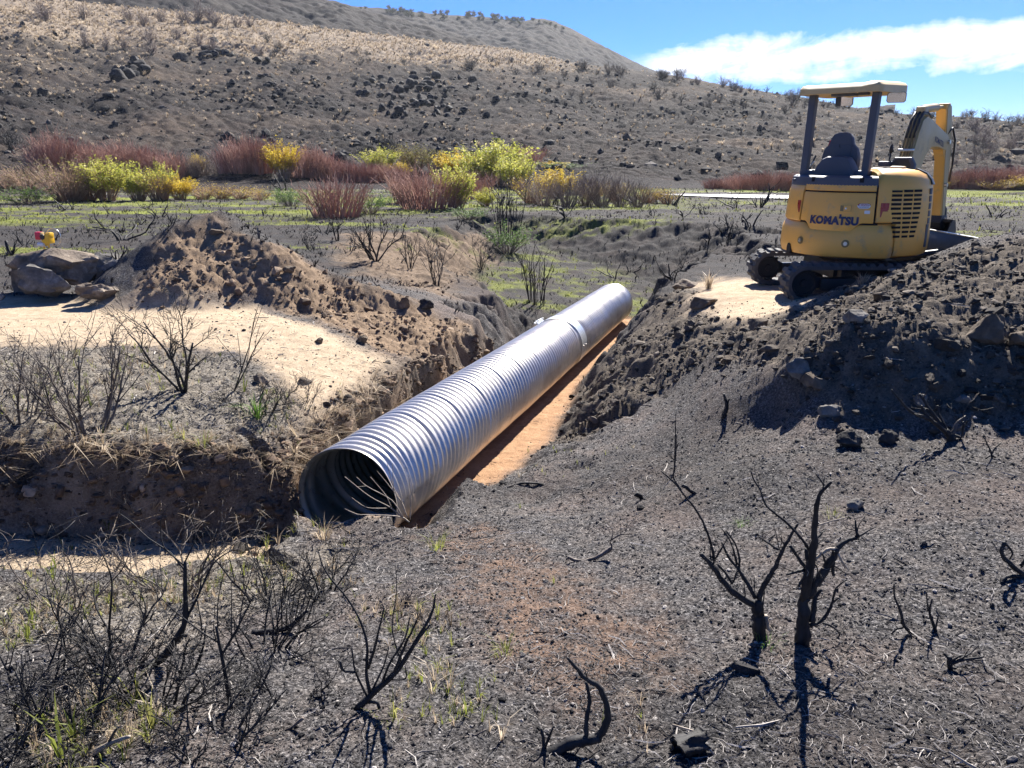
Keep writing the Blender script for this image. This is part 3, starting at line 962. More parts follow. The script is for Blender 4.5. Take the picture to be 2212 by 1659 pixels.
# --- upper structure
cw_prof = [(RB-.30, .50), (RB-.05, .485), (RB+.0, .50), (RB+.02, .55), (RB+.025, .66), (RB+.015, .78), (RB-.01, .845), (RB-.05, .875), (RB-.30, .875)]
def notch(deg, P):
    P = P.copy(); w = sstep(-22, -12, deg)*sstep(27, 17, deg)
    P[6:, 1] -= .055*w; P[5, 1] -= .03*w
    e = np.clip((abs(deg-(-10.5))-58)/6.5, 0, 1)
    P[1:8, 0] -= .035*e**2
    return P
part(sweep(cw_prof, -75, 54, 64, rf=notch), 'counterweight', 'yellow')
for thd in (-20, 17.5):
    c = pol(math.radians(thd), RB+.027); d = pol(math.radians(thd), 1.)
    m = MB(); p0 = np.array([c[0], c[1], .655]); n3 = np.array([d[0], d[1], 0])
    m.tube([p0-n3*.02, p0+n3*.004], .044, 20); o = part(m, 'bolt_recess', 'hydraulic')
    m = MB(); m.tube([p0-n3*.01, p0+n3*.016], .024, 6); m.build('bolt_head', M['steel'], o, True, 30)
m = MB(); c = pol(math.radians(-34), RB+.0); d = pol(math.radians(-34), 1.)
s2 = np.array([-d[1], d[0], 0])
arch = np.array([(-.045, .485), (.045, .485), (.045, .56), (.03, .592), (0, .605), (-.03, .592), (-.045, .56)])
vv = np.array([np.array([c[0], c[1], 0])+s2*a[0]+np.array([0, 0, a[1]])+np.array([d[0], d[1], 0])*e for e in (-.03, .030) for a in arch])
k = len(arch)
m.add(vv, np.array([[i, (i+1) % k, k+(i+1) % k, k+i] for i in range(k)])); m.f.setdefault(k, []).append(np.array([k+np.arange(k)]))
part(m, 'tow_eye_opening', 'void', smooth=False)

body_prof = [(.2, .50), (.72, .50), (.76, .56), (.76, 1.20), (.70, 1.26), (.2, 1.26)]
def frontcut(deg, P):
    P = P.copy(); a = abs(deg)
    if a > 115:
        lim = .60/max(.3, -math.cos(math.radians(deg)))
        P[:, 0] = np.minimum(P[:, 0], lim)
        P[:, 1] = np.where(P[:, 1] > .8, .72, P[:, 1])
    return P
part(sweep(body_prof, -180, 180, 73, rf=frontcut), 'frame_body', 'hydraulic')
def lean(P, z0=.86, z1=1.3, k=.035):
    P = np.array(P, float); P[:, 0] -= k*np.clip((P[:, 1]-z0)/(z1-z0), 0, 1.3); return P
door_prof = lean([(RB-.14, .83), (RB-.015, .83), (RB-.008, .845), (RB-.008, 1.198), (RB-.018, 1.214), (RB-.14, 1.214)])
def doorcut(deg, P):
    P = P.copy(); w = sstep(-20, -12, deg)*sstep(28, 18, deg)
    P[:3, 1] -= .045*w
    P[:3, 1] += .055*(1-w)
    return P
door = part(sweep(door_prof, -24.8, 35.9, 40, rf=doorcut), 'rear_door', 'yellow')
part(sweep(lean([(RB-.14, 1.232), (RB-.012, 1.232), (RB-.004, 1.24), (RB-.012, 1.30), (RB-.03, 1.312), (RB-.14, 1.312)]), -24.8, 35.9, 36), 'top_panel', 'yellow')
part(sweep(lean([(RB-.16, .80), (RB-.028, .80), (RB-.028, 1.30), (RB-.16, 1.30)]), -27, 40, 36), 'seam_backing', 'void')
part(sweep(lean([(RB-.30, .875), (RB-.02, .875), (RB-.004, .90), (RB-.004, 1.21), (RB-.02, 1.28), (RB-.06, 1.315), (RB-.30, 1.315)]), -100, -26.5, 30), 'side_panel', 'yellow')
part(sweep([(RB-.30, .50), (RB-.10, .49), (RB-.05, .52), (RB-.02, .60), (RB-.02, .86), (RB-.30, .86)], -118, -75.5, 20), 'side_skirt', 'cream')
cov = lean([(.32, .50), (RB-.06, .50), (RB-.02, .52), (RB-.0, .57), (RB+.004, .70), (RB-.002, 1.10), (RB-.012, 1.26), (RB-.03, 1.345), (RB-.075, 1.41), (RB-.17, 1.455), (RB-.32, 1.475), (.32, 1.47)], .86, 1.3, .02)
def covf(deg, P):
    P = P.copy()
    if deg < 54.6:
        P[:5, 1] = np.maximum(P[:5, 1], [.885, .885, .89, .90, .92])
    e = np.clip((42-deg)/4, 0, 1); P[7:, 1] -= .03*e; P[1:9, 0] -= .012*e
    e = np.clip((deg-108)/14, 0, 1)**1.5
    P[:, 0] -= .10*e*(P[:, 0] > .5)
    return P
cover = part(sweep(cov, 37.7, 122, 60, rf=covf), 'engine_cover', 'yellow')
# cooling slots as raised dark patches painting the openings' shade, three columns in two groups
m = MB()
def patch(mb, t0, t1, z0, z1, R, thick=.003, nseg=4):
    a = np.radians(np.linspace(t0, t1, nseg)); v = []
    for (rr) in (R-.03, R+thick):
        for z in (z0, z1):
            for t in a:
                lr = -.02*np.clip((z-.86)/.44, 0, 1.3)
                v.append(((rr+lr)*math.sin(t), -(rr+lr)*math.cos(t), z))
    n = nseg; A = 2*n
    f = []
    for i in range(n-1):
        f.append([A+i, A+i+1, A+n+i+1, A+n+i]); f.append([i, i+1, A+i+1, A+i]); f.append([n+i, A+n+i, A+n+i+1, n+i+1])
    f.append([0, A, A+n, n]); f.append([n-1, 2*n-1, A+2*n-1, A+n-1])
    mb.add(np.array(v), np.array(f))
rows_up = np.linspace(1.245, 1.055, 5); rows_lo = np.linspace(1.0, .745, 6)
for i, z in enumerate(rows_up):
    for c in range(3):
        patch(m, 48+c*10.2, 56.4+c*10.2, z-.019, z+.008-(.006 if (i == 0 and c == 0) else 0), RB-.001)
for i, z in enumerate(rows_lo):
    s_ = i*.7
    for c in range(3):
        patch(m, 49+s_+c*(9.6-i*.45), 49+s_+c*(9.6-i*.45)+(8-.5*i), z-.017, z+.008, RB+.003)
m.build('cooling_slots', M['void'], cover, False)
m = MB()
for z in np.linspace(1.23, .9, 5):
    patch(m, 91, 96, z-.035, z+.03, RB+.0)
m.build('side_slots', M['dark'], cover, False)
m = MB(); patch(m, 89, 94, .60, .86, RB+.004); m.build('side_decal', M['dark'], cover, False)
part(sweep(lean([(RB-.10, 1.36), (RB-.02, 1.30), (RB+.004, 1.30), (RB-.02, 1.36), (RB-.08, 1.43), (RB-.2, 1.48), (RB-.22, 1.46)], .86, 1.3, .02), 96, 112, 12), 'cover_edge_trim', 'black')
# dark plastic deck behind the seat
m = sweep([(.02, 1.27), (RB-.06, 1.27), (RB-.045, 1.29), (RB-.06, 1.375), (RB-.09, 1.395), (.02, 1.395)], -74, 37, 40)
part(m, 'rear_deck', 'dark')
for thd in (-18, 24):
    m = MB()
    c = pol(math.radians(thd), RB-.062); d = pol(math.radians(thd), 1.)
    a = math.atan2(d[0], -d[1])
    m.box((c[0], c[1], 1.345), (.045, .02, .07), rz=a)
    part(m, 'deck_slot', 'void', smooth=False)
# red reflectors either side of the door
for t0, t1, z0, z1, RR in ((-31.5, -27.6, .97, 1.11, RB-.012), (40.2, 46.5, .955, 1.11, RB-.004)):
    m = MB(); n = 8
    for i in range(n):
        a0 = z0+(z1-z0)*i/n; a1 = z0+(z1-z0)*(i+1)/n
        w = 1-.75*max(0, 1-(i+.5)/n*1.6)**1.5
        if t0 < 0: patch(m, t1-(t1-t0)*w, t1, a0, a1, RR, .006)
        else: patch(m, t0, t0+(t1-t0)*w, a0, a1, RR, .006)
    part(m, 'reflector', 'red', smooth=False)
# door handle, stickers, lettering
m = MB(); patch(m, 9.5, 19.5, 1.005, 1.085, RB-.008, .004); o = m.build('latch_frame', M['yellow'], door, False)
m = MB(); patch(m, 10.4, 18.7, 1.013, 1.077, RB-.002, .0005); m.build('latch_recess', M['hydraulic'], o, False)
m = MB(); patch(m, 13.0, 18.4, 1.015, 1.075, RB-.001, .004); m.build('latch_paddle', M['yellow'], o, False)
c = pol(math.radians(14.8), RB-.003); d = pol(math.radians(14.8), 1.)
m = MB(); m.tube([(c[0], c[1], 1.045), (c[0]+d[0]*.012, c[1]+d[1]*.012, 1.045)], .012, 12); m.build('lock', M['steel'], o, True, 30)
FONTBASE = bpy.data.curves.new('letters', 'FONT')
def letters(txt, size, bold=0., space=1., sx=1.):
    cu = bpy.data.curves.new('letters', 'FONT'); cu.body = txt; cu.size = size; cu.offset = bold; cu.space_character = space
    cu.align_x = 'CENTER'; cu.resolution_u = 3
    o = bpy.data.objects.new('letters', cu); COL.objects.link(o)
    dg = bpy.context.evaluated_depsgraph_get()
    me = bpy.data.meshes.new_from_object(o.evaluated_get(dg))
    bpy.data.objects.remove(o)
    bm = bmesh.new(); bm.from_mesh(me)
    bmesh.ops.triangulate(bm, faces=bm.faces[:])
    for q in range(2):
        lo = [e for e in bm.edges if e.calc_length() > .05]
        if lo: bmesh.ops.subdivide_edges(bm, edges=lo, cuts=1); bmesh.ops.triangulate(bm, faces=bm.faces[:])
    bm.verts.index_update()
    v = np.array([q.co[:] for q in bm.verts]); f = np.array([[q.index for q in p.verts] for p in bm.faces])
    bm.free(); bpy.data.meshes.remove(me)
    v[:, 0] *= sx
    return v, f
def wrap_text(v, f, thc, z, R, lift=.004):
    lr = lambda zz: -.035*np.clip((zz-.86)/.44, 0, 1.3)
    t = math.radians(thc)+v[:, 0]/R; zz = z+v[:, 1]
    rr = R+lift+lr(zz)
    mb = MB(); mb.add(np.stack([rr*np.sin(t), -rr*np.cos(t), zz], -1), f)
    return mb
v, f = letters('KOMATSU', .108, .0062, 1.06, 1.06)
w = v[:, 0].max()-v[:, 0].min(); v[:, 0] *= .585/w; v[:, 1] *= 1.1; v[:, 0] -= (v[:, 0].max()+v[:, 0].min())/2
mb = wrap_text(v, f, 5.6, .865, RB-.008)
tx = .071
bar = np.array([[tx, .080, 0], [tx+.024, .080, 0], [tx+.024, .112, 0], [tx, .112, 0]]); 
mb2 = wrap_text(bar, np.array([[0, 1, 2, 3]]), 5.6, .865, RB-.008)
mb.add(np.concatenate(mb2.v), np.array([[0, 1, 2, 3]]))
mb.build('maker_lettering', M['navy'], door, False)
def hexpatch(w, h, cut):
    p = np.array([(-w/2+cut, -h/2), (w/2-cut, -h/2), (w/2, -h/2+cut), (w/2, h/2-cut*.6), (w/2-cut*.6, h/2), (-w/2+cut*.6, h/2), (-w/2, h/2-cut*.6), (-w/2, -h/2+cut)])
    nx = 8
    return p
st_o = None
def sticker(name, mat, thc, z, w, h, lift, parent, cut=.006):
    n = 10; xs = np.linspace(-w/2, w/2, n); v = []
    for x in xs:
        e = max(0, cut-(w/2-abs(x)))
        v += [(x, -h/2+e, 0), (x, h/2-e, 0)]
    f = np.array([[2*i, 2*i+2, 2*i+3, 2*i+1] for i in range(n-1)])
    return wrap_text(np.array(v), f, thc, z, RB-.008, lift).build(name, M[mat], parent, False)
so = sticker('warning_sticker', 'white', 27.8, 1.075, .145, .055, .003, door, .02)
sticker('sticker_red_field', 'red', 27.8, 1.087, .138, .028, .0045, so, .008)
v, f = letters('DANGER', .026, .0006); v[:, 0] += .012
wrap_text(v, f, 27.8, 1.078, RB-.008, .006).build('sticker_lettering', M['white'], so, False)
wrap_text(np.array([[-.058, .001, 0], [-.036, .001, 0], [-.047, .020, 0]]), np.array([[0, 1, 2]]), 27.8, 1.078, RB-.008, .006).build('sticker_triangle', M['white'], so, False)
v, f = letters('Keep off swing area', .0135, .0002)
wrap_text(v, f, 27.8, 1.056, RB-.008, .006).build('sticker_lettering', M['navy'], so, False)
sticker('small_sticker', 'white', 30.6, 1.008, .062, .035, .003, door, .001)

# --- operator's place
SX = -.13
m = MB()
def shell_xz(outline, y0, y1, bev):
    m.prism(np.array(outline), y0, y1, axis=1, bevel=bev)
so_ = MB()
# seat back, seen from behind: wide shoulders, narrow headrest
out = [(-.20, 1.40), (.20, 1.40), (.235, 1.50), (.235, 1.60), (.205, 1.70), (.155, 1.745), (.13, 1.82), (.10, 1.86), (.04, 1.88), (-.04, 1.88), (-.10, 1.86), (-.13, 1.82), (-.155, 1.745), (-.205, 1.70), (-.235, 1.60), (-.235, 1.50)]
so_.prism(np.array([(a+SX-.04, b) for a, b in out]), -.30, -.20, axis=1, bevel=.03)
seat = part(so_, 'seat', 'dark', sharp=50)
m = MB(); m.prism(np.array([(a+SX-.04, b) for a, b in [(-.14, 1.52), (.14, 1.52), (.14, 1.735), (.11, 1.745), (-.11, 1.745), (-.14, 1.735)]]), -.308, -.29, axis=1, bevel=.006); m.build('seat_back_panel', M['dark'], seat, True, 30).matrix_local = Matrix()
m = MB(); m.tube([(SX-.045, -.312, 1.745), (SX-.045, -.315, 1.72), (SX-.035, -.315, 1.705)], .004, 5); m.build('seat_pull', M['black'], seat)
m = MB(); m.box((SX-.04, .02, 1.30), (.48, .48, .14), bevel=.05); m.build('seat_cushion', M['dark'], seat, True, 40)
m = MB()
m.prism(np.array([(a+SX+.0, b) for a, b in [(-.28, 1.38), (.28, 1.38), (.245, 1.47), (.20, 1.55), (.16, 1.60), (.07, 1.615), (-.09, 1.61), (-.16, 1.58), (-.22, 1.50)]]), -.54, -.34, axis=1, bevel=.05)
part(m, 'seat_shroud', 'dark', sharp=50)
for q in (-.33, .33):
    m = MB(); m.box((SX+q, -.36, 1.42), (.15, .3, .07), bevel=.02)
    part(m, 'armrest_base', 'dark', sharp=40)
def console(x, name):
    m = MB(); m.box((x, .10, 1.30), (.14, .5, .36), bevel=.03); m.box((x, .16, 1.525), (.12, .22, .06), bevel=.02)
    c = part(m, name, 'dark', sharp=40)
    m = MB(); m.tube([(x, .24, 1.52), (x, .26, 1.60), (x, .27, 1.66)], .012, 8); m.tube([(x, .268, 1.65), (x, .272, 1.70), (x, .275, 1.745)], [.020, .024, .016], 10); m.build('joystick', M['black'], c)
    return c
console(SX-.33, 'left_console'); console(SX+.36, 'right_console')
m = MB(); m.tube([(SX-.40, .0, 1.42), (SX-.37, .02, 1.62), (SX-.34, .03, 1.72)], .010, 6); lv = part(m, 'safety_lever', 'black'); m = MB(); m.tube([(SX-.347, .028, 1.70), (SX-.318, .036, 1.80)], .016, 8); m.build('lever_grip', M['red'], lv)
m = MB(); m.tube([(SX-.40, -.36, 1.40), (SX-.37, -.35, 1.50), (SX-.33, -.33, 1.62)], .011, 6); part(m, 'hydraulic_hose', 'black')
m = MB(); m.tube([(SX-.41, -.42, 1.40), (SX-.38, -.40, 1.47), (SX-.31, -.40, 1.55)], .008, 6); part(m, 'grab_rail', 'steel')
m = MB(); m.tube([(SX+.26, .12, 1.44), (SX+.44, .12, 1.44)], .014, 6); part(m, 'hand_rail', 'black')
m = MB(); m.tube([(SX+.24, .14, 1.55), (SX+.42, .14, 1.55)], .014, 6); part(m, 'hand_rail', 'black')
m = MB(); m.prism(np.array([(.28, 1.42), (.56, 1.42), (.57, 1.52), (.52, 1.60), (.32, 1.60), (.285, 1.54)]), .17, .25, axis=1, bevel=.02)
mo = part(m, 'monitor', 'dark', sharp=40)
m = MB(); m.prism(np.array([(.31, 1.455), (.52, 1.455), (.525, 1.52), (.49, 1.575), (.335, 1.575), (.31, 1.53)]), .164, .172, axis=1); m.build('monitor_screen', M['black'], mo, False)
m = MB(); m.box((.45, -.02, 1.47), (.16, .12, .06), bevel=.02); part(m, 'beacon_base', 'cream', sharp=40)
# canopy on two posts
for x, dx in ((-.525, -.0), (.245, .0)):
    m = MB()
    pts = [(x, -.47, 1.28), (x+.004, -.46, 1.6), (x+.01, -.45, 2.0), (x+.014, -.44, 2.30)]
    for (a, b) in zip(pts[:-1], pts[1:]):
        pass
    prof = np.array([(-.043, -.05), (.043, -.05), (.05, -.04), (.05, .04), (.043, .05), (-.043, .05), (-.05, .04), (-.05, -.04)])*.86
    V = np.array([[(p[0]+q[0], p[1]+q[1], p[2]) for q in prof] for p in pts])
    m.add(V.reshape(-1, 3), grid_faces(len(pts), 8, True)[:, ::-1])
    po = part(m, 'canopy_post', 'dark', sharp=25)
    m = MB(); m.box((x-.01, -.50, 1.335), (.16, .14, .035), bevel=.008); m.box((x, -.47, 1.37), (.13, .13, .05), bevel=.01); m.build('post_foot', M['dark'], po, True, 30)
m = MB()
nx, ny = 22, 20
x0, x1, y0, y1 = -.635, .375, -.64, .22
def roofz(u, v):        # u,v in -1..1
    e = max(abs(u), abs(v))
    edge = .045*sstep(.86, 1., np.array(e))
    raised = .014*float(sstep(.55, .72, np.array(u)))+.010*float(sstep(-.78, -.86, np.array(u)))
    return 2.408+raised-edge+.014*v
top = []; bot = []
for i in range(nx+1):
    for j in range(ny+1):
        u = -1+2*i/nx; v = -1+2*j/ny
        # rounded corners
        cu_, cv_ = u, v
        k_ = max(0, (abs(u)*abs(v)-.82))*.28
        cu_ *= 1-k_; cv_ *= 1-k_
        x = (x0+x1)/2+cu_*(x1-x0)/2; y = (y0+y1)/2+cv_*(y1-y0)/2
        top.append((x, y, roofz(u, v))); bot.append((x*1., y, 2.295 if max(abs(u), abs(v)) > .97 else 2.33))
n_ = (nx+1)*(ny+1); f = grid_faces(nx+1, ny+1)
rim = []
edge = [i*(ny+1) for i in range(nx+1)]+[nx*(ny+1)+j for j in range(1, ny+1)]+[i*(ny+1)+ny for i in range(nx-1, -1, -1)]+[j for j in range(ny-1, 0, -1)]
for a, b in zip(edge, edge[1:]+edge[:1]):
    rim.append([a, b, n_+b, n_+a])
m.add(np.array(top+bot), f[:, ::-1], f+n_, np.array(rim))
roof = part(m, 'canopy_roof', 'cream', sharp=40)
m = MB(); m.box((-.12, -.45, 2.285), (.30, .10, .03), bevel=.005); m.box((.11, -.45, 2.288), (.12, .06, .03), bevel=.005); m.build('canopy_bracket', M['dark'], roof, True, 30)
for (x, y, a) in ((-.42, .22, -.05), (.33, -.04, .12)):
    m = MB(); w, h = .215, .115
    o_ = [(-w/2+.02, -h/2), (w/2-.02, -h/2), (w/2, -h/2+.02), (w/2, h/2-.02), (w/2-.02, h/2), (-w/2+.02, h/2), (-w/2, h/2-.02), (-w/2, -h/2+.02)]
    m.prism(np.array(o_), -.004, .03, axis=1, bevel=.008)
    mi = part(m, 'mirror', 'black', sharp=30)
    mi.matrix_local = LR@Matrix.Translation((x, y, 2.255))@Matrix.Rotation(a+.25, 4, 'Z')@Matrix.Rotation(.10, 4, 'X')
    m = MB(); m.prism(np.array(o_)*.93, -.0075, -.0065, axis=1); m.build('mirror_glass', M['chrome'], mi, False)
    m = MB(); m.tube([(0, .02, .0), (-.06 if x > 0 else .0, .04, .09)], .010, 6); m.build('mirror_arm', M['black'], mi)

# --- boom, arm and bucket (out to the front, which points away to the right)
BX = .25
def low(z):
    return z-.17*max(0, z-.7)/1.6
def fz(name, poly, w, mat, parent=None, bevel=.012, x=BX):
    poly = [(p[0], low(p[1])) for p in poly]
    m = MB(); m.prism(np.array(poly), x-w/2, x+w/2, axis=0, bevel=bevel)
    if parent is None: return part(m, name, mat, sharp=35)
    return m.build(name, M[mat], parent, True, 35)
def lower(mb):
    for q in mb.v:
        q[:, 2] -= .17*np.maximum(0, q[:, 2]-.7)/1.6
boom = fz('boom', [(.42, .80), (.50, .66), (.66, .64), (.76, .80), (1.06, 1.50), (1.20, 1.74), (1.36, 1.84), (1.60, 1.85), (1.93, 1.80), (2.01, 1.86), (2.0, 1.98), (1.86, 2.04), (1.20, 2.225), (1.06, 2.245), (.95, 2.19), (.84, 2.0), (.62, 1.40)], .165, 'cream')
m = MB()
for q in (-.058, -.02, .02, .058):
    m.tube([(BX+q, .42, .92), (BX+q, .585, 1.44), (BX+q, .805, 2.02), (BX+q, .90, 2.20), (BX+q, 1.0, 2.285), (BX+q, 1.12, 2.27)], .0135, 8)
lower(m); m.build('boom_pipes', M['hydraulic'], boom)
m = MB()
for q in (-.05, 0, .05):
    m.tube([(BX+q, .78, 1.96), (BX+q, .88, 2.18), (BX+q, .99, 2.30), (BX+q, 1.14, 2.30), (BX+q, 1.3, 2.24)], .017, 8)
lower(m); m.build('boom_hose', M['black'], boom)
for q_ in ((.70, 1.80), (.50, 1.22)):
    m = MB(); m.box((BX, q_[0], q_[1]), (.20, .03, .035), bevel=.005); lower(m); m.build('pipe_clamp', M['steel'], boom)
v, f = letters('KOMATSU', .105, .003, 1.0)
w = v[:, 0].max()-v[:, 0].min(); v[:, 0] *= .36/w
m = MB(); vv = np.stack([np.full(len(v), BX+.0855), 1.62+v[:, 0], 1.905+v[:, 1]-.22*(v[:, 0]+.1)], -1); m.add(vv, f); lower(m); m.build('maker_lettering', M['navy'], boom, False)
m = MB(); m.tube([(BX, .72, .62), (BX, 1.02, 1.20)], .062, 14); m.tube([(BX, 1.02, 1.20), (BX, 1.22, 1.62)], .032, 10); m.box((BX, 1.0, 1.15), (.11, .16, .12), bevel=.02)
lower(m); m.build('boom_cylinder', M['black'], boom, True, 35)
fz('boom_bracket', [(.30, .52), (.62, .52), (.70, .66), (.66, .86), (.50, .90), (.34, .80)], .26, 'yellow', None, .02)
m = MB(); m.tube([(BX, 1.06, 2.34), (BX, 1.55, 2.385)], .056, 14); m.tube([(BX, 1.55, 2.385), (BX, 1.80, 2.405)], .028, 10); m.box((BX, 1.07, 2.32), (.12, .14, .12), bevel=.02)
lower(m); m.build('arm_cylinder', M['cream'], boom, True, 35)
arm = fz('arm', [(1.76, 2.37), (1.80, 2.45), (1.90, 2.46), (1.99, 2.36), (2.08, 2.12), (2.14, 1.90), (2.31, .80), (2.30, .72), (2.22, .70), (2.16, .78), (1.98, 1.66), (1.86, 1.80), (1.84, 1.98), (1.84, 2.14)], .135, 'yellow')
m = MB(); m.prism(np.array([(1.80, 2.36), (1.84, 2.44), (1.93, 2.42), (2.03, 2.20), (2.15, 1.90), (2.31, .82), (2.24, .74)]), BX+.069, BX+.075, axis=0); lower(m); m.build('arm_side_plate', M['cream'], arm, True, 35)
for (z_, f_) in ((1.30, 2.12), (1.92, 1.98), (.78, 2.25)):
    m = MB(); m.tube([(BX-.11, f_, z_), (BX+.11, f_, z_)], .032, 12); lower(m); m.build('pivot_pin', M['steel'], arm, True, 35)
m = MB(); m.tube([(BX, 2.10, 2.08), (BX, 2.22, 1.55)], .048, 12); m.tube([(BX, 2.22, 1.55), (BX, 2.36, .95)], .026, 10); lower(m); m.build('bucket_cylinder', M['black'], arm, True, 35)
for q in (-.06, .06):
    m = MB(); m.tube([(BX+q, 1.93, 2.02), (BX+q*1.5, 2.05, 2.12), (BX+q*1.8, 2.16, 1.95), (BX+q*1.6, 2.24, 1.6), (BX+q*1.3, 2.26, 1.35)], .014, 8); lower(m); m.build('arm_hose', M['black'], arm)
m = MB(); m.tube([(BX-.085, 2.06, .95), (BX-.085, 2.20, 1.25)], .03, 10); lower(m); m.build('arm_guard', M['yellow'], arm)
fz('bucket_link', [(2.30, .98), (2.38, .94), (2.44, .74), (2.40, .66), (2.32, .70), (2.34, .84)], .15, 'black', arm)
bk = MB()
outer = [(2.20, .78), (2.34, .76), (2.42, .62), (2.40, .44), (2.28, .31), (2.10, .27), (1.90, .32), (1.80, .42)]
inner = [(1.83, .44), (1.92, .35), (2.10, .30), (2.26, .34), (2.37, .46), (2.385, .61), (2.32, .72), (2.20, .74)]
bk.prism(np.array(outer+inner), BX-.22, BX+.22, axis=0)
side = outer[:8]
for s_ in (-1, 1):
    bk.prism(np.array([(2.20, .775), (2.33, .75), (2.41, .62), (2.39, .45), (2.27, .32), (2.10, .28), (1.92, .33), (1.83, .42)]), BX+s_*.222-.006, BX+s_*.222+.006, axis=0)
bucket = part(bk, 'bucket', 'black', sharp=30)
for q in (-.18, -.06, .06, .18):
    m = MB(); m.prism(np.array([(1.84, .44), (1.79, .40), (1.72, .53), (1.76, .53)]), BX+q-.025, BX+q+.025, axis=0); m.build('bucket_tooth', M['steel'], bucket, False)
fz('quick_hitch', [(2.14, .84), (2.36, .84), (2.40, .72), (2.32, .64), (2.16, .66), (2.11, .74)], .19, 'black', bucket)

# ------------------------------------------------------------------ materials of wood, leaves, rock
def wood(name, a, b, scale=30):
    t = NT(name)
    n = t.noise(scale, 5, .65, sc=(1, 1, .35))
    t.l(t.ramp(n, [(.35, a), (.72, b)]), t.b.inputs['Base Color'])
    t.b.inputs['Roughness'].default_value = .7
    t.b.inputs['Specular IOR Level'].default_value = .35
    t.bump(t.noise(90, 4, .6), .4, .004)
    return t.m
M['char'] = wood('charred_wood', (.006, .006, .007), (.040, .037, .037))
M['twig'] = wood('scorched_grey_twig', (.035, .028, .024), (.20, .165, .14))
M['pale'] = wood('pale_dead_wood', (.20, .165, .13), (.48, .41, .33))
M['redstem'] = wood('red_willow_stem', (.23, .115, .085), (.54, .315, .245), 3)
M['brownstem'] = wood('brown_willow_stem', (.20, .12, .08), (.45, .30, .21), 3)
M['greystem'] = wood('grey_willow_stem', (.12, .09, .08), (.30, .235, .20), 3)
def leaf(name, stops):
    t = NT(name)
    at = t.attr('tint')
    t.l(t.ramp(at.outputs['Fac'], stops), t.b.inputs['Base Color'])
    t.b.inputs['Roughness'].default_value = .55
    t.b.inputs['Specular IOR Level'].default_value = .3
    tr = t.n('ShaderNodeBsdfTranslucent'); mx = t.n('ShaderNodeMixShader'); mx.inputs[0].default_value = .5
    t.l(t.ramp(at.outputs['Fac'], stops), tr.inputs[0])
    t.l(t.b.outputs[0], mx.inputs[1]); t.l(tr.outputs[0], mx.inputs[2]); t.l(mx.outputs[0], t.out.inputs[0])
    return t.m
M['leaf_yellow'] = leaf('yellow_leaf', [(0, (.34, .24, .02)), (.5, (.70, .52, .035)), (1, (.88, .72, .13))])
M['leaf_lime'] = leaf('yellow_green_leaf', [(0, (.16, .19, .03)), (.5, (.50, .52, .08)), (1, (.80, .74, .22))])
M['leaf_olive'] = leaf('olive_leaf', [(0, (.06, .065, .02)), (.5, (.20, .19, .055)), (1, (.40, .35, .12))])
M['leaf_green'] = leaf('green_leaf', [(0, (.03, .07, .015)), (.5, (.10, .20, .035)), (1, (.26, .38, .08))])
M['grass_green'] = leaf('fresh_grass', [(0, (.07, .09, .02)), (.5, (.22, .25, .05)), (1, (.42, .40, .13))])
M['grass_dry'] = leaf('dry_straw', [(0, (.13, .10, .07)), (.5, (.37, .29, .20)), (1, (.62, .52, .39))])
M['needle'] = leaf('juniper_needles', [(0, (.03, .032, .018)), (1, (.11, .105, .055))])
def tinted(name, stops, rough=.9, bump=True):
    t = NT(name)
    at = t.attr('tint')
    n = t.noise(25, 4)
    c = t.ramp(at.outputs['Fac'], stops)
    t.l(t.mix(t.ramp(n, [(.3, 0.), (.7, .5)]), c, (.03, .027, .025)), t.b.inputs['Base Color'])
    t.b.inputs['Roughness'].default_value = rough
    t.b.inputs['Specular IOR Level'].default_value = .2
    if bump: t.bump(t.noise(120, 4, .6), .5, .01)
    return t.m
M['litter'] = tinted('charcoal_and_gravel', [(0, (.010, .010, .011)), (.5, (.065, .062, .062)), (.78, (.22, .205, .195)), (1, (.50, .46, .42))])
M['clod_brown'] = tinted('dug_soil_clods', [(0, (.06, .04, .028)), (.6, (.22, .15, .10)), (1, (.44, .33, .23))])
M['clod_dark'] = tinted('dark_soil_clods', [(0, (.018, .016, .015)), (.6, (.085, .070, .057)), (1, (.26, .215, .17))])
M['scree'] = tinted('basalt_scree', [(0, (.022, .021, .021)), (.6, (.060, .055, .053)), (1, (.20, .175, .155))])
def rockmat(name, a, b, c, lich=None):
    t = NT(name)
    n = t.noise(5, 7, .65); n2 = t.noise(28, 5, .6)
    col = t.ramp(n, [(.3, a), (.52, b), (.72, c)])
    col = t.mix(t.ramp(n2, [(.35, .0), (.7, .55)]), col, tuple(x*.45 for x in b))
    if lich: col = t.mix(t.ramp(t.noise(11, 6, .7), [(.58, 0.), (.68, .8)]), col, lich)
    t.l(col, t.b.inputs['Base Color']); t.b.inputs['Roughness'].default_value = .9; t.b.inputs['Specular IOR Level'].default_value = .25
    t.bump(t.noise(30, 6, .65), .7, .02)
    return t.m
M['rock_tan'] = rockmat('tan_rock', (.05, .04, .032), (.19, .15, .115), (.40, .33, .26))
M['rock_grey'] = rockmat('grey_rock', (.06, .055, .05), (.16, .148, .135), (.34, .31, .28))
M['rock_dark'] = rockmat('dark_basalt', (.014, .014, .015), (.040, .037, .037), (.10, .09, .085), (.15, .12, .09))
M['rock_soil'] = rockmat('soil_caked_rock', (.05, .038, .028), (.13, .098, .07), (.24, .185, .135))

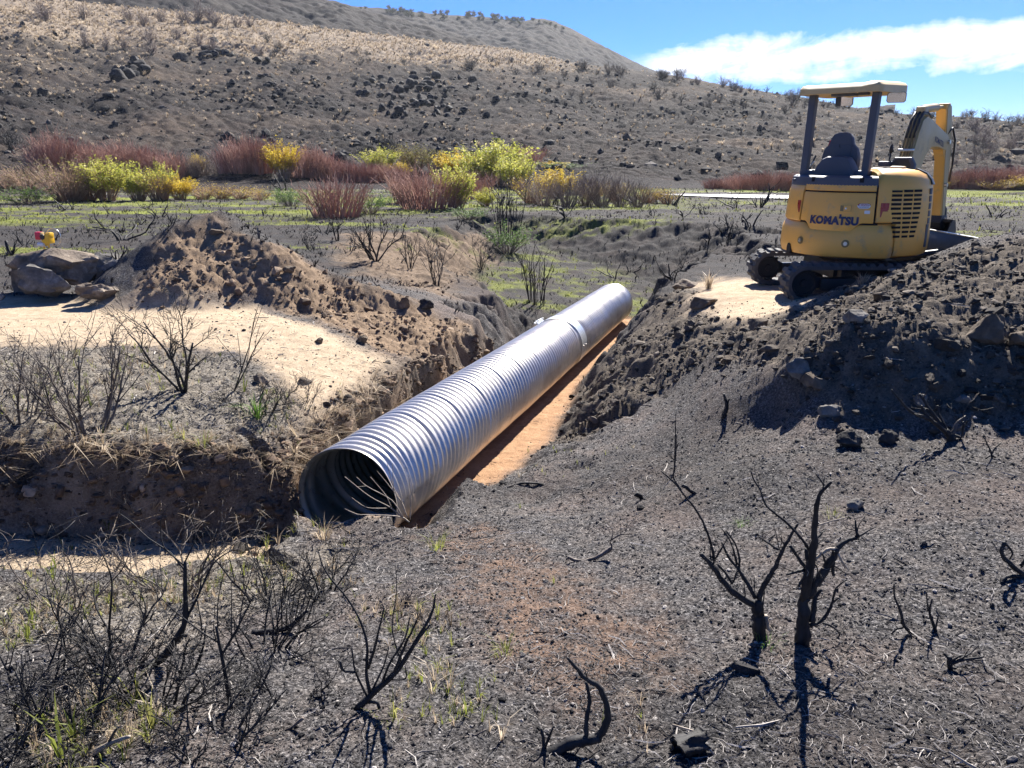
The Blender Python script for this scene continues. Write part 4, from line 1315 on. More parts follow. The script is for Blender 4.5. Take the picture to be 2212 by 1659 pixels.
# ------------------------------------------------------------------ scattering of small uncountable bits as single meshes
def fibo(n):
    i = np.arange(n)+.5; ph = np.arccos(1-2*i/n); th = math.pi*(1+5**.5)*i
    return np.stack([np.cos(th)*np.sin(ph), np.sin(th)*np.sin(ph), np.cos(ph)], -1)
def ico(sub):
    bm = bmesh.new(); bmesh.ops.create_icosphere(bm, subdivisions=sub, radius=1)
    bm.verts.index_update()
    v = np.array([q.co[:] for q in bm.verts]); f = np.array([[q.index for q in p.verts] for p in bm.faces]); bm.free()
    return v, f
ICO1, ICO2, ICO3, ICO4 = ico(1), ico(2), ico(3), ico(4)
def stone(seed, base=ICO2, cuts=9, rough=.06, flat=(1, 1, .75), depth=(.55, .9)):
    r = np.random.default_rng(seed); v = base[0].copy()
    for k in range(cuts):
        n = r.normal(size=3); n /= np.linalg.norm(n); d = r.uniform(*depth)
        e = v@n-d; v = v-np.outer(np.maximum(e, 0), n)*.92
    if rough:
        for i, p in enumerate(v):
            q = Vector(p*2.2+seed)
            v[i] = p*(1+rough*mnoise.noise(q)*1.5+rough*.6*mnoise.noise(q*3.1))
    return v*np.array(flat), base[1]
def scatter(name, temps, P, Sz, mat, tint, label=None, cat=None, tilt=.0, kind='stuff', smooth=False, stretch=None, jit=0.):
    """many copies of a few templates merged into one mesh with a tint per piece"""
    P = np.asarray(P); n = len(P); Sz = np.broadcast_to(Sz, (n,))
    which = RNG.integers(0, len(temps), n); rz = RNG.uniform(0, 2*np.pi, n)
    V = []; F = {}; T = []; b = 0
    for k, tp in enumerate(temps):
        idx = np.where(which == k)[0]
        if not len(idx): continue
        tv = np.asarray(tp[0]); m = len(tv)
        c, s = np.cos(rz[idx])[:, None], np.sin(rz[idx])[:, None]
        v = np.repeat(tv[None], len(idx), 0)
        if tilt:
            a = RNG.normal(0, tilt, (len(idx), 2))
            v = v.copy(); v[..., 0] += v[..., 2]*a[:, :1]; v[..., 1] += v[..., 2]*a[:, 1:]
        if stretch is not None:
            v = v*RNG.uniform(stretch[0], stretch[1], (len(idx), 1, 3))
        x = v[..., 0]*c-v[..., 1]*s; y = v[..., 0]*s+v[..., 1]*c
        v = np.stack([x, y, v[..., 2]], -1)*Sz[idx][:, None, None]+P[idx][:, None, :]
        V.append(v.reshape(-1, 3)); tt = tint[idx]
        base_t = np.repeat(tt, m)
        if len(tp) > 2: base_t = np.clip(base_t+np.tile(tp[2], len(idx)), 0, 1)
        if jit: base_t = np.clip(base_t+RNG.normal(0, jit, len(base_t)), 0, 1)
        T.append(base_t)
        for f in (tp[1] if isinstance(tp[1], list) else [tp[1]]):
            ff = (f[None]+(b+np.arange(len(idx))*m)[:, None, None]).reshape(-1, f.shape[1])
            F.setdefault(f.shape[1], []).append(ff)
        b += m*len(idx)
    me = mesh_from(name, np.concatenate(V), [np.concatenate(q) for q in F.values()], smooth)
    a = me.attributes.new('tint', 'FLOAT', 'POINT'); a.data.foreach_set('value', np.concatenate(T).astype(np.float32))
    o = link(name, me, mat)
    tag(o, label, cat, kind=kind)
    return o
def add_tint(me, vals):
    a = me.attributes.new('tint', 'FLOAT', 'POINT'); a.data.foreach_set('value', np.asarray(vals, np.float32))
def field(n, r0, r1, az0=-36, az1=36, p=1.0):
    """points thinning out with distance; p=1 even in log distance"""
    u = RNG.uniform(0, 1, n)**p
    r = r0*(r1/r0)**u; a = np.radians(RNG.uniform(az0, az1, n))
    return r*np.sin(a), r*np.cos(a)
def blade_tuft(seed, n=9, h=1., spread=.5, w=.03, bend=.5):
    r = np.random.default_rng(seed); V = []; F3 = []; F4 = []; T = []
    for i in range(n):
        a = r.uniform(0, 2*np.pi); e = r.uniform(.15, 1)*spread; hh = h*r.uniform(.55, 1)
        d = np.array([math.cos(a), math.sin(a), 0]); sd = np.array([-d[1], d[0], 0])
        p0 = d*.05*r.uniform(0, 1); p1 = p0+d*e*hh*.35+np.array([0, 0, hh*.6]); p2 = p0+d*(e*hh*(.35+bend))+np.array([0, 0, hh*(1-.35*e*bend)])
        b = len(V); ww = w*r.uniform(.6, 1.2)
        V += [p0-sd*ww, p0+sd*ww, p1-sd*ww*.8, p1+sd*ww*.8, p2]; T += [-.15, -.15, 0, 0, .15]
        F4.append([b, b+1, b+3, b+2]); F3.append([b+2, b+3, b+4])
    return np.array(V), [np.array(F4), np.array(F3)], np.array(T)

PEB = [stone(300+i, ICO1, 5, 0, (1, .8, .6)) for i in range(10)]
# gravel and charcoal crumbs over the burnt foreground
x, y = field(180000, 1.45, 9.5, -41, 41, .85)
Zq = zones(x, y)
keep = RNG.uniform(0, 1, len(x)) < (1-.93*Zq['floor'])*(1-.80*Zq['sand'])*(1-.75*Zq['soil'])*(1-.45*Zq['dug'])*(.45+.55*sstep(-.25, .25, fbm(x*1.3, y*1.3, 3, 401)))
x, y = x[keep], y[keep]
z = HT(x, y)
sz = .0021*np.exp(RNG.normal(.1, .52, len(x)))*(.75+.16*np.hypot(x, y)); sz = np.minimum(sz, .05)
tn = np.clip(RNG.beta(1.1, 1.5, len(x)), 0, 1)
scatter('ground_litter', PEB, np.stack([x, y, z+sz*.2], -1), sz, M['litter'], tn, 'charcoal crumbs and gravel strewn over the burnt foreground soil', 'gravel', stretch=(.6, 1.4))
# straw, burnt grass bits and splinters lying on the soil
STRAW = []
for i in range(8):
    r_ = np.random.default_rng(600+i); L = r_.uniform(.7, 1.3); bend = r_.uniform(-.25, .25)
    p = np.array([[-L, 0, 0.02], [0, bend, .06+r_.uniform(0, .15)], [L, 0, .02+r_.uniform(0, .25)]])
    mb = MB(); mb.tube(p, [.05, .06, .03], 3, cap=False); STRAW.append((np.concatenate(mb.v), np.concatenate(mb.f[4])))
x, y = field(80000, 1.45, 8.5, -41, 41, .8)
Zq = zones(x, y)
keep = RNG.uniform(0, 1, len(x)) < (1-.9*Zq['floor'])*(1-.75*Zq['sand'])*(1-.6*Zq['soil'])*(1-.7*Zq['dug'])*(.25+.75*sstep(-.15, .3, fbm(x*.8+5, y*.8, 3, 402)))*(.55+.45*sstep(.3, -1.2, x))
x, y = x[keep], y[keep]
z = HT(x, y); sz = .013*np.exp(RNG.normal(0, .5, len(x)))*(.8+.10*np.hypot(x, y))
scatter('straw_litter', STRAW, np.stack([x, y, z+.002], -1), sz, M['litter'], np.clip(.45+RNG.normal(.25, .28, len(x)), 0, 1), 'burnt straw and splinters littering the blackened ground', 'straw')
# clods on the spoil heaps
CL = [stone(500+i, ICO2, 9, .22, (1, .85, .7), (.35, .8)) for i in range(14)]
x, y = field(70000, 4.0, 13, -36, 36, 1.0)
Zq = zones(x, y); s_ = np.clip(Zq['soil'], 0, 1); d_ = Zq['dug']
clump = sstep(-.3, .25, fbm(x*1.5, y*1.5, 3, 405))
kb = (RNG.uniform(0, 1, len(x)) < s_*(.25+.75*clump)*.8); kd = (RNG.uniform(0, 1, len(x)) < d_*(.2+.8*clump)*.8) & ~kb
for kk, nm, mt, lb in ((kb, 'soil_clods', 'clod_brown', 'brown soil clods covering the left spoil heap'), (kd, 'dark_soil_clods', 'clod_dark', 'dark soil clods covering the dug berm on the right')):
    xx, yy = x[kk], y[kk]; z = HT(xx, yy)
    sz = np.minimum(.008*np.exp(RNG.normal(.3, .68, len(xx))), .075)
    scatter(nm, CL, np.stack([xx, yy, z+sz*.25], -1), sz, M[mt], np.clip(RNG.beta(1.6, 2.0, len(xx)), 0, 1), lb, 'soil clods', stretch=(.7, 1.3))
# short green shoots on the flood plain and in the gully
TUF = [blade_tuft(700+i, 7, 1., .8, .045) for i in range(8)]
x, y = field(60000, 10.5, 44, -36, 36, .9)
Zq = zones(x, y)
keep = RNG.uniform(0, 1, len(x)) < np.clip(Zq['green'], 0, 1)*.8
x, y = x[keep], y[keep]; z = HT(x, y)
scatter('short_grass', TUF, np.stack([x, y, z-.01], -1), .055*np.exp(RNG.normal(0, .35, len(x)))*(.7+.022*np.hypot(x, y)), M['grass_green'], np.clip(RNG.normal(.5, .25, len(x)), 0, 1), 'short green regrowth grass in streaks over the burnt flat', 'grass')
# charred stubble over the burnt flat
x, y = field(42000, 9.5, 46, -36, 36, .9)
Zq = zones(x, y)
keep = RNG.uniform(0, 1, len(x)) < (1-Zq['soil'])*(1-Zq['dug'])*(1-Zq['sand'])*(1-Zq['floor'])*(.15+.85*sstep(-.1, .35, fbm(x*.5, y*.8, 3, 407)))*(1-.5*Zq['green'])
x, y = x[keep], y[keep]; z = HT(x, y)
scatter('charred_stubble', TUF, np.stack([x, y, z-.01], -1), .05*np.exp(RNG.normal(0, .45, len(x)))*(.7+.025*np.hypot(x, y)), M['litter'], np.clip(RNG.beta(1., 2.4, len(x)), 0, 1), 'charred grass stubble over the burnt flat', 'stubble', tilt=.4)
# sparse green and dry blades on the near banks
NT_ = [blade_tuft(800+i, 6, 1., .9, .022, .8) for i in range(10)]
x, y = field(9000, 1.6, 7.5, -37, 12, .8)
Zq = zones(x, y)
keep = RNG.uniform(0, 1, len(x)) < (1-Zq['floor'])*(1-.9*Zq['sand'])*(1-Zq['soil'])*(1-Zq['dug'])*sstep(.16, .45, fbm(x*1.1, y*1.1, 3, 409)+.25*sstep(-.4, -1.4, x)+.2*Zq['ash'])*(.25+.75*sstep(.1, -.9, x))
x, y = x[keep], y[keep]; z = HT(x, y); hh = RNG.uniform(0, 1, len(x)) < .42
for kk, nm, mt, lb in ((hh, 'grass_shoots', 'grass_green', 'thin green shoots coming up on the near banks'), (~hh, 'dry_grass', 'grass_dry', 'dry straw coloured grass on the near banks')):
    scatter(nm, NT_, np.stack([x[kk], y[kk], z[kk]-.004], -1), .055*np.exp(RNG.normal(0, .4, kk.sum())), M[mt], np.clip(RNG.normal(.5, .25, kk.sum()), 0, 1), lb, 'grass')
# fringe of dead grass and roots overhanging the gully edge
E1 = [P2W(*p) for p in [(-60,1010),(60,1018),(170,1024),(300,1034),(420,1040),(520,1045),(600,1045),(650,1010),(690,955),(740,905),(800,855),(850,812)]]
ed = resample(E1, .012)
ed = ed[RNG.uniform(0, 1, len(ed)) < .9]
ed = np.repeat(ed, 3, 0)
ex_, ey_ = ed[:, 0]+RNG.normal(0, .07, len(ed)), ed[:, 1]+RNG.normal(.03, .08, len(ed)); z = HT(ex_, ey_)
HANG = [blade_tuft(850+i, 8, 1., 1.6, .020, 1.3) for i in range(8)]
kk = RNG.uniform(0, 1, len(ex_)) < np.where(ex_ < -1.2, .8, .35)
scatter('bank_edge_grass', HANG, np.stack([ex_, ey_, z-.01], -1)[kk], .07*np.exp(RNG.normal(0, .45, kk.sum())), M['grass_dry'], np.clip(RNG.normal(.42, .28, kk.sum()), 0, 1), 'matted dead grass along the edge of the cut bank', 'grass', tilt=.7)
xs_ = []
for P_, idx in ((Z_LEFTG, (0, 1, 2, 3)), (Z_FLOOR, (0, 1, 2))):
    for i in idx:
        a, b = P_.p[i], P_.p[(i+1) % len(P_.p)]; L = np.linalg.norm(b-a); nn = int(L*420); t_ = RNG.uniform(0, 1, nn)[:, None]
        nrm = np.array([(b-a)[1], -(b-a)[0]])/L
        q = a+(b-a)*t_
        if P_.sd(np.array([(a+b)[0]/2+nrm[0]*.1]), np.array([(a+b)[1]/2+nrm[1]*.1]))[0][0] < 0: nrm = -nrm
        xs_.append(q+nrm*RNG.uniform(-.06, .20, nn)[:, None])
xs_ = np.concatenate(xs_); z = HT(xs_[:, 0], xs_[:, 1])
sz = .012*np.exp(RNG.normal(.2, .6, len(z)))
scatter('bank_clods', CL, np.stack([xs_[:, 0], xs_[:, 1], z], -1), np.minimum(sz, .07), M['clod_brown'], np.clip(RNG.beta(1.4, 2.2, len(z)), 0, 1), 'crumbling clods on the faces of the cut bank', 'soil clods', smooth=True, stretch=(.7, 1.3))
# hillside: scree, tan tufts
SC_ = [stone(900+i, ICO1, 4, 0, (1, .85, .8)) for i in range(10)]
x, y = field(60000, 50, 178, -36, 37, .8)
Zq = zones(x, y); af = np.arctan2(x, y); u = np.log(np.hypot(x, y)/hill_r0(af))/np.log(hill_r1(af)/hill_r0(af))
keep = RNG.uniform(0, 1, len(x)) < (.12+.88*Zq['rock'])*sstep(.06, .25, u)*(1-.75*Zq['dry'])*.38
x, y = x[keep], y[keep]; z = HT(x, y); sz = np.minimum(.085*np.exp(RNG.normal(.35, .6, len(x))), .6)
scatter('scree', SC_, np.stack([x, y, z+sz*.25], -1), sz, M['scree'], RNG.beta(1.3, 2.2, len(x)), 'loose dark rock scree over the burnt hillside', 'scree', stretch=(.6, 1.4))
HT_ = [blade_tuft(950+i, 16, 1., 1.1, .07, .5) for i in range(6)]
x, y = field(90000, 60, 178, -36, 37, .6)
Zq = zones(x, y)
keep = RNG.uniform(0, 1, len(x)) < np.clip(Zq['dry']*.8+.035, 0, 1)
x, y = x[keep], y[keep]; z = HT(x, y)
scatter('hill_grass', HT_, np.stack([x, y, z-.02], -1), .30*np.exp(RNG.normal(0, .4, len(x))), M['grass_dry'], np.clip(RNG.normal(.5, .25, len(x)), 0, 1), 'tan bunch grass left unburnt along the hill crest', 'grass')

# ------------------------------------------------------------------ shrubs, burnt and bare
def walk(rng, p, d, L, n, gnarl, lift=0.):
    pts = [np.array(p, float)]; d = np.array(d, float); d /= np.linalg.norm(d)
    for i in range(n):
        d = d+rng.normal(0, gnarl, 3)+np.array([0, 0, lift]); d /= np.linalg.norm(d)
        pts.append(pts[-1]+d*L/n)
    return np.array(pts), d
def grow(mb, rng, p, d, L, r, depth, gnarl, kids, lift=.06, sides=5, ang=.75, shrink=.62, rmin=.0012, start=.3):
    n = max(3, int(4+L*5)) if depth else 4
    pts, dd = walk(rng, p, d, L, n, gnarl, lift)
    rad = np.maximum(np.linspace(r, max(r*.45, rmin), n+1), rmin)
    mb.tube(pts, rad, sides if r > .004 else 4 if r > .002 else 3, cap=True, rough=.12 if r > .006 else 0)
    if depth <= 0: return
    for k in range(kids if isinstance(kids, int) else rng.integers(kids[0], kids[1]+1)):
        t = rng.uniform(start, 1.); i = min(n-1, int(t*n)); q = pts[i]+(pts[i+1]-pts[i])*(t*n-i)
        base = pts[i+1]-pts[i]; base = base/np.linalg.norm(base)
        s = rng.normal(size=3); s -= base*(s@base); s /= np.linalg.norm(s)
        a = rng.uniform(.5, 1.25)*ang
        grow(mb, rng, q, base*math.cos(a)+s*math.sin(a), L*shrink*rng.uniform(.6, 1.15), rad[i]*rng.uniform(.45, .7), depth-1, gnarl*1.1, kids, lift, sides, ang, shrink, rmin, start)
def shrub(name, loc, label, cat='shrub', stems=6, h=.7, spread=.5, r=.012, depth=3, kids=(3, 5), gnarl=.14, seed=1, mat='char', twig=None, lean=(0, 0), base=.05, group=None, lift=.05, rmin=.0012):
    rng = np.random.default_rng(seed)
    root = empty(name, loc); tag(root, label, cat, group)
    for k in range(stems):
        a = rng.uniform(0, 2*np.pi) if stems > 1 else 0
        e = spread*rng.uniform(.2, 1)
        d = np.array([math.cos(a)*e+lean[0], math.sin(a)*e+lean[1], 1])
        p = np.array([math.cos(a)*base*rng.uniform(.3, 1), math.sin(a)*base*rng.uniform(.3, 1), -.03])
        L = h*rng.uniform(.6, 1.05)
        n = 7; g = gnarl
        pts, dd = walk(rng, p, d, L, n, g, lift)
        rad = np.linspace(r, max(r*.4, rmin), n+1)*rng.uniform(.6, 1.1)
        m = MB(); m.tube(pts, rad, 7, rough=.12)
        tw = MB()
        for q in range(rng.integers(kids[0], kids[1]+1)+1):
            t = rng.uniform(.25, 1.); i = min(n-1, int(t*n)); pp = pts[i]+(pts[i+1]-pts[i])*(t*n-i)
            b = pts[i+1]-pts[i]; b /= np.linalg.norm(b); s = rng.normal(size=3); s -= b*(s@b); s /= np.linalg.norm(s); an = rng.uniform(.3, .9)
            grow(tw, rng, pp, b*math.cos(an)+s*math.sin(an), L*.55*rng.uniform(.5, 1.1), rad[i]*.62, depth-2, g*1.1, kids, lift, 5, .75, .62, rmin)
        st = m.build('stem', M[mat], root)
        if tw.n: tw.build('twigs', M[twig or mat], st)
    return root
def drawn(name, base, branches, label, cat, mat='char', depthf=.35, seed=0, zoomf=None, part_name='branch', first='trunk', rough=.16):
    """a gnarled plant set out limb by limb as seen from the bank, each limb given its own run in depth"""
    rng = np.random.default_rng(seed); B = P2W(*base); B[2] = HT(B[0], B[1])[0]
    root = empty(name, B); tag(root, label, cat)
    ends = {}
    for k, br in enumerate(branches):
        pts, w0, w1 = br[0], br[1], br[2]; mt = br[3] if len(br) > 3 else mat
        dy0 = None
        if k > 0:      # start at the depth of the nearest limb already there
            q = np.array(pts[0]); best = 1e9
            for e in ends.values():
                for (pp, yy) in e:
                    d = np.hypot(*(np.array(pp)-q))
                    if d < best: best, dy0 = d, yy
        y = B[1] if dy0 is None else dy0
        W3 = []; rec = []; drift = rng.uniform(-1, 1)*depthf*(0 if k == 0 else 1); prev = None
        for p in pts:
            if prev is not None:
                L = np.hypot(p[0]-prev[0], p[1]-prev[1])*B[1]/FPX
                y = y+drift*L+rng.normal(0, .05)*L
            prev = p
            W3.append(aty(p[0], p[1], y)); rec.append((p, y))
        ends[k] = rec
        W3 = np.array(W3)-B
        # smooth subdivision
        n = len(W3); tt = np.linspace(0, n-1, (n-1)*4+1); P3 = np.stack([np.interp(tt, np.arange(n), W3[:, c]) for c in range(3)], -1)
        for _ in range(2): P3[1:-1] = (P3[:-2]+2*P3[1:-1]+P3[2:])/4
        sc = (B[1]*CPI+(EYE-B[2])*SPI)/FPX*.5*1.05
        rad = np.linspace(w0, w1, len(P3))*sc*(1+rng.normal(0, .06, len(P3)))
        P3[1:-1] += rng.normal(0, .12, (len(P3)-2, 3))*rad[1:-1, None]
        m = MB(); m.tube(P3, rad, 8 if w0 > 8 else 6 if w0 > 4 else 5, rough=rough)
        if k and w0 >= 4 and len(P3) > 5:
            for _ in range(int(rng.integers(1, 4))):
                i = int(rng.integers(len(P3)//3, len(P3)-1)); b = P3[min(i+1, len(P3)-1)]-P3[i-1]; b /= np.linalg.norm(b)
                s_ = rng.normal(size=3)+np.array([0, -.2, .5]); s_ -= b*(s_@b); s_ /= np.linalg.norm(s_); an = rng.uniform(.5, 1.2)
                grow(m, rng, P3[i], b*math.cos(an)+s_*math.sin(an), rng.uniform(22, 75)*sc*1.6, max(rad[i]*.4, sc*1.0), 1, .2, (0, 3), .05, 5, .8, .55, sc*.7)
        m.build(first if k == 0 else part_name, M[mt], root)
    return root
z8 = lambda L: [((1600+a*.27125)*.8848, (1150+b*.27125)*.8848) for a, b in L]
z7 = lambda L: [((1250+a*.5651)*.8848, (1100+b*.5651)*.8848) for a, b in L]
z6 = lambda L: [(a*.5651*.8848, (1100+b*.5651)*.8848) for a, b in L]
zr = lambda L: [((1250+a*.5651)*.8848, (600+b*.5651)*.8848) for a, b in L]
drawn('charred_stump', z8([(1330,1560)])[0], [
 (z8([(1325,1640),(1330,1500),(1325,1300),(1350,1130)]), 34, 22), (z8([(1345,1150),(1380,950),(1400,800),(1432,620),(1430,480),(1450,300),(1480,200),(1585,95)]), 20, 5),
 (z8([(1370,1120),(1450,990),(1530,880),(1600,760),(1640,690)]), 22, 12), (z8([(1640,700),(1700,640),(1800,605),(1845,580),(1985,500)]), 11, 2),
 (z8([(1825,590),(1805,520),(1800,440)]), 6, 3), (z8([(1640,705),(1560,700),(1480,755),(1390,830)]), 7, 5, 'pale'), (z8([(1640,735),(1690,830),(1740,890)]), 6, 2, 'pale'),
 (z8([(1590,790),(1600,860),(1600,940)]), 9, 6), (z8([(1520,130),(1480,70),(1440,20)]), 4, 2), (z8([(1460,490),(1580,450),(1710,420)]), 3, 2, 'pale'),
 (z8([(1390,720),(1340,640),(1250,530),(1130,420),(990,320),(950,180),(880,70),(860,0)]), 6, 2.5), (z8([(1385,880),(1375,780),(1368,700)]), 13, 11),
 (z8([(1350,870),(1300,800),(1215,675)]), 8, 6), (z8([(1345,890),(1260,905),(1180,935)]), 8, 4), (z8([(1350,930),(1310,1000),(1290,1040)]), 6, 5),
 (z8([(1390,1390),(1500,1355),(1570,1240),(1595,1180),(1620,1050),(1720,980)]), 9, 2.5), (z8([(1580,1210),(1630,1150),(1690,1130)]), 5, 2),
 (z8([(1400,1360),(1430,1240),(1430,1150),(1490,1060)]), 14, 6), (z8([(1510,1370),(1600,1400),(1670,1470),(1630,1510)]), 5, 2), (z8([(1420,820),(1460,870),(1460,950)]), 4, 2),
], 'large charred shrub stump with thick twisted upright trunk and broken limbs, bottom right', 'burnt stump', seed=5)
drawn('charred_stump', z8([(950,1500)])[0], [
 (z8([(950,1560),(930,1380),(925,1240),(930,1160)]), 30, 18), (z8([(925,1240),(860,1190),(700,1090),(600,980),(520,860),(410,745)]), 17, 8),
 (z8([(530,800),(500,640),(440,480),(370,350),(260,220),(170,100),(50,0)]), 6, 2.5), (z8([(230,170),(190,110),(160,60),(165,0),(185,-120),(190,-330)]), 4, 1.5), (z8([(540,790),(600,690),(660,590)]), 4, 2),
 (z8([(900,1140),(840,1030),(760,900),(660,780),(595,640)]), 9, 4), (z8([(750,870),(762,790),(720,650),(640,540)]), 5, 3), (z8([(735,840),(690,650),(600,520)]), 5, 2),
 (z8([(930,1150),(960,1050),(1050,920),(1110,790),(1160,680),(1230,560),(1285,475)]), 13, 4), (z8([(1110,710),(1000,640),(930,590)]), 5, 2.5), (z8([(1130,690),(1135,580)]), 2.5, 1.5),
 (z8([(965,1240),(985,1080)]), 4, 2), (z8([(690,1010),(640,930),(560,840)]), 6, 4), (z8([(700,1000),(740,900)]), 4, 3), (z8([(880,1120),(860,960)]), 2.5, 1.5), (z8([(890,1120),(890,950)]), 2.5, 1.5),
 (z8([(810,1130),(800,1010)]), 2.5, 1.5), (z8([(990,1300),(1010,1400),(1030,1440)]), 10, 4, 'pale'), (z8([(850,1215),(950,1235)]), 4, 3, 'pale'),
], 'charred shrub stump spreading into three thin arching limbs, left of the thick trunk', 'burnt stump', seed=8)
drawn('charred_stump', z7([(200,1310)])[0], [
 (z7([(110,1340),(200,1290),(300,1250),(380,1240)]), 30, 20), (z7([(370,1245),(415,1180),(412,1090),(370,1010),(320,990),(270,930),(240,895)]), 17, 5), (z7([(322,1250),(320,1150),(340,1090),(320,1000)]), 11, 7),
 (z7([(120,1335),(140,1280),(128,1200)]), 10, 6), (z7([(140,1290),(180,1190)]), 7, 4), (z7([(180,1300),(280,1325),(335,1345)]), 12, 8), (z7([(350,1240),(420,1170),(425,1150)]), 8, 5), (z7([(30,1350),(110,1345),(180,1365)]), 14, 12),
], 'low charred stump with a looped limb at the bottom edge of the photo', 'burnt stump', seed=11)
drawn('charred_stump', z7([(1895,960)])[0], [
 (z7([(1900,975),(1892,930),(1890,890)]), 14, 9), (z7([(1890,920),(1950,905),(2040,890)]), 8, 4), (z7([(1885,900),(1865,875)]), 6, 4), (z7([(1930,905),(1990,870),(2015,840)]), 5, 2.5), (z7([(1900,910),(1940,880),(1985,905),(2050,905)]), 5, 2), (z7([(1870,910),(1840,960),(1820,990)]), 3, 2, 'pale'), (z7([(1905,940),(1960,950),(1985,945)]), 6, 3),
], 'small burnt stump with flat tangled branches near the right corner', 'burnt stump', seed=12)
drawn('charred_stump', zr([(1895,840)])[0], [
 (zr([(1905,850),(1890,820),(1870,800)]), 18, 13), (zr([(1880,810),(1800,745),(1720,720),(1640,622)]), 10, 3), (zr([(1880,810),(1800,700),(1760,640)]), 9, 5), (zr([(1895,815),(1850,745),(1838,690)]), 6, 4), (zr([(1900,820),(1920,770),(1960,735)]), 9, 4, 'twig'), (zr([(1910,820),(1945,830),(1950,760)]), 7, 3), (zr([(1820,760),(1780,720),(1770,690)]), 6, 3),
], 'burnt stump with clawed limbs at the shaded foot of the dark berm', 'burnt stump', seed=13)
drawn('burnt_twig', z7([(1735,795)])[0], [(z7([(1740,797),(1690,760),(1680,690),(1652,640),(1650,575)]), 8, 3), (z7([(1690,765),(1660,770),(1640,792)]), 5, 3)], 'curved burnt twig standing alone between the big stump and right edge', 'burnt twig', seed=14)
drawn('burnt_twig', z7([(1830,785)])[0], [(z7([(1835,790),(1800,700),(1815,640)]), 7, 3), (z7([(1798,690),(1790,610)]), 4, 2), (z7([(1830,770),(1845,700)]), 4, 2)], 'short forked burnt twig right of the curved twig', 'burnt twig', seed=15)
drawn('charred_stump', z7([(2190,560)])[0], [(z7([(2215,540),(2140,480),(2110,440),(2128,395)]), 11, 7), (z7([(2128,395),(2165,440),(2150,470)]), 5, 3), (z7([(2215,540),(2130,545),(2110,580),(2120,640)]), 9, 4), (z7([(2145,560),(2150,620),(2170,690)]), 5, 3), (z7([(2200,500),(2250,420)]), 8, 4)], 'blackened hooked stump cut off by the right edge of the photo', 'burnt stump', seed=16)
drawn('burnt_twig', zr([(925,735)])[0], [(zr([(915,745),(930,690),(915,640)]), 12, 5), (zr([(925,700),(940,660)]), 5, 3)], 'single upright burnt stub on the dark slope right of the trench', 'burnt twig', seed=17)
drawn('burnt_twig', zr([(700,975)])[0], [(zr([(702,985),(705,860),(708,725)]), 3.5, 1.5), (zr([(703,930),(670,890)]), 2.5, 1.5), (zr([(704,900),(720,850)]), 2.5, 1.5)], 'thin straight twig standing on the dark slope', 'burnt twig', seed=18)
drawn('burnt_twig', zr([(2075,930)])[0], [(zr([(2075,930),(2070,890),(2040,830)]), 5, 2), (zr([(2072,900),(2090,870),(2115,850)]), 4, 2), (zr([(2070,905),(2045,920)]), 4, 2), (zr([(2075,905),(2100,925)]), 4, 2)], 'tiny spider shaped burnt twig below the berm at the right', 'burnt twig', seed=19)
drawn('fallen_branch', z7([(340,480)])[0], [(z7([(240,462),(290,478),(350,470),(400,445),(432,420)]), 7, 9), (z7([(400,445),(430,430),(430,400)]), 6, 3, 'twig'), (z7([(425,400),(440,350),(410,310)]), 2.5, 1.2, 'twig'), (z7([(430,385),(470,360),(520,360)]), 4, 3)], 'short weathered charred log lying on the slope below the pipe', 'fallen branch', mat='twig', depthf=.1, seed=20)
drawn('fallen_branch', z7([(570,215)])[0], [(z7([(535,185),(570,215),(630,238)]), 12, 5), (z7([(560,200),(540,180)]), 8, 6)], 'charred curved root lying on the slope right of the pipe', 'fallen branch', depthf=.1, seed=21)
drawn('fallen_branch', z7([(800,190)])[0], [(z7([(735,150),(800,190),(850,225)]), 9, 6), (z7([(840,215),(845,250)]), 5, 4)], 'straight charred stick pointing down beside the arching limbs', 'fallen branch', depthf=.1, seed=22)
drawn('fallen_branch', z7([(60,150)])[0], [(z7([(-120,200),(-40,165),(40,140),(110,140),(165,158)]), 3, 5), (z7([(-20,160),(-60,210),(-120,260)]), 3.5, 2), (z7([(60,140),(110,165),(20,185)]), 3.5, 2), (z7([(-180,260),(-60,225),(30,200)]), 3.5, 2)], 'blackened branches lying across the near edge of the trench floor', 'fallen branch', depthf=.15, seed=23)
drawn('fallen_branch', zr([(1000,780)])[0], [(zr([(965,765),(1010,775),(1060,785)]), 4, 2)], 'thin pale stick lying on the dark slope', 'fallen branch', mat='pale', depthf=.1, seed=24)
drawn('fallen_branch', z6([(250,1330)])[0], [(z6([(330,1375),(400,1310),(470,1265),(560,1235)]), 16, 7, 'pale'), (z6([(430,1290),(480,1340),(560,1350)]), 8, 4, 'twig'), (z6([(470,1265),(500,1200),(530,1190)]), 7, 3, 'twig')], 'pale peeled branch lying in the bottom left corner', 'fallen branch', mat='pale', depthf=.15, seed=25)
drawn('fallen_branch', z6([(200,1040)])[0], [(z6([(-20,1150),(100,1090),(230,1035),(380,990),(445,985)]), 5, 7), (z6([(120,1080),(30,1040),(-20,1030)]), 3, 2), (z6([(200,1045),(150,990),(100,960)]), 3, 1.5), (z6([(330,1005),(370,960),(370,900)]), 4, 2)], 'long grey branch reaching in from the left edge', 'fallen branch', mat='twig', depthf=.15, seed=26)
drawn('fallen_branch', z6([(1230,1200)])[0], [(z6([(1130,1210),(1180,1225),(1260,1200),(1310,1155)]), 5, 7, 'twig'), (z6([(1180,1225),(1150,1190)]), 3, 2), (z6([(1230,1215),(1220,1190)]), 3, 2)], 'grey curved twig lying left of the leaning charred bush', 'fallen branch', mat='twig', depthf=.1, seed=27)
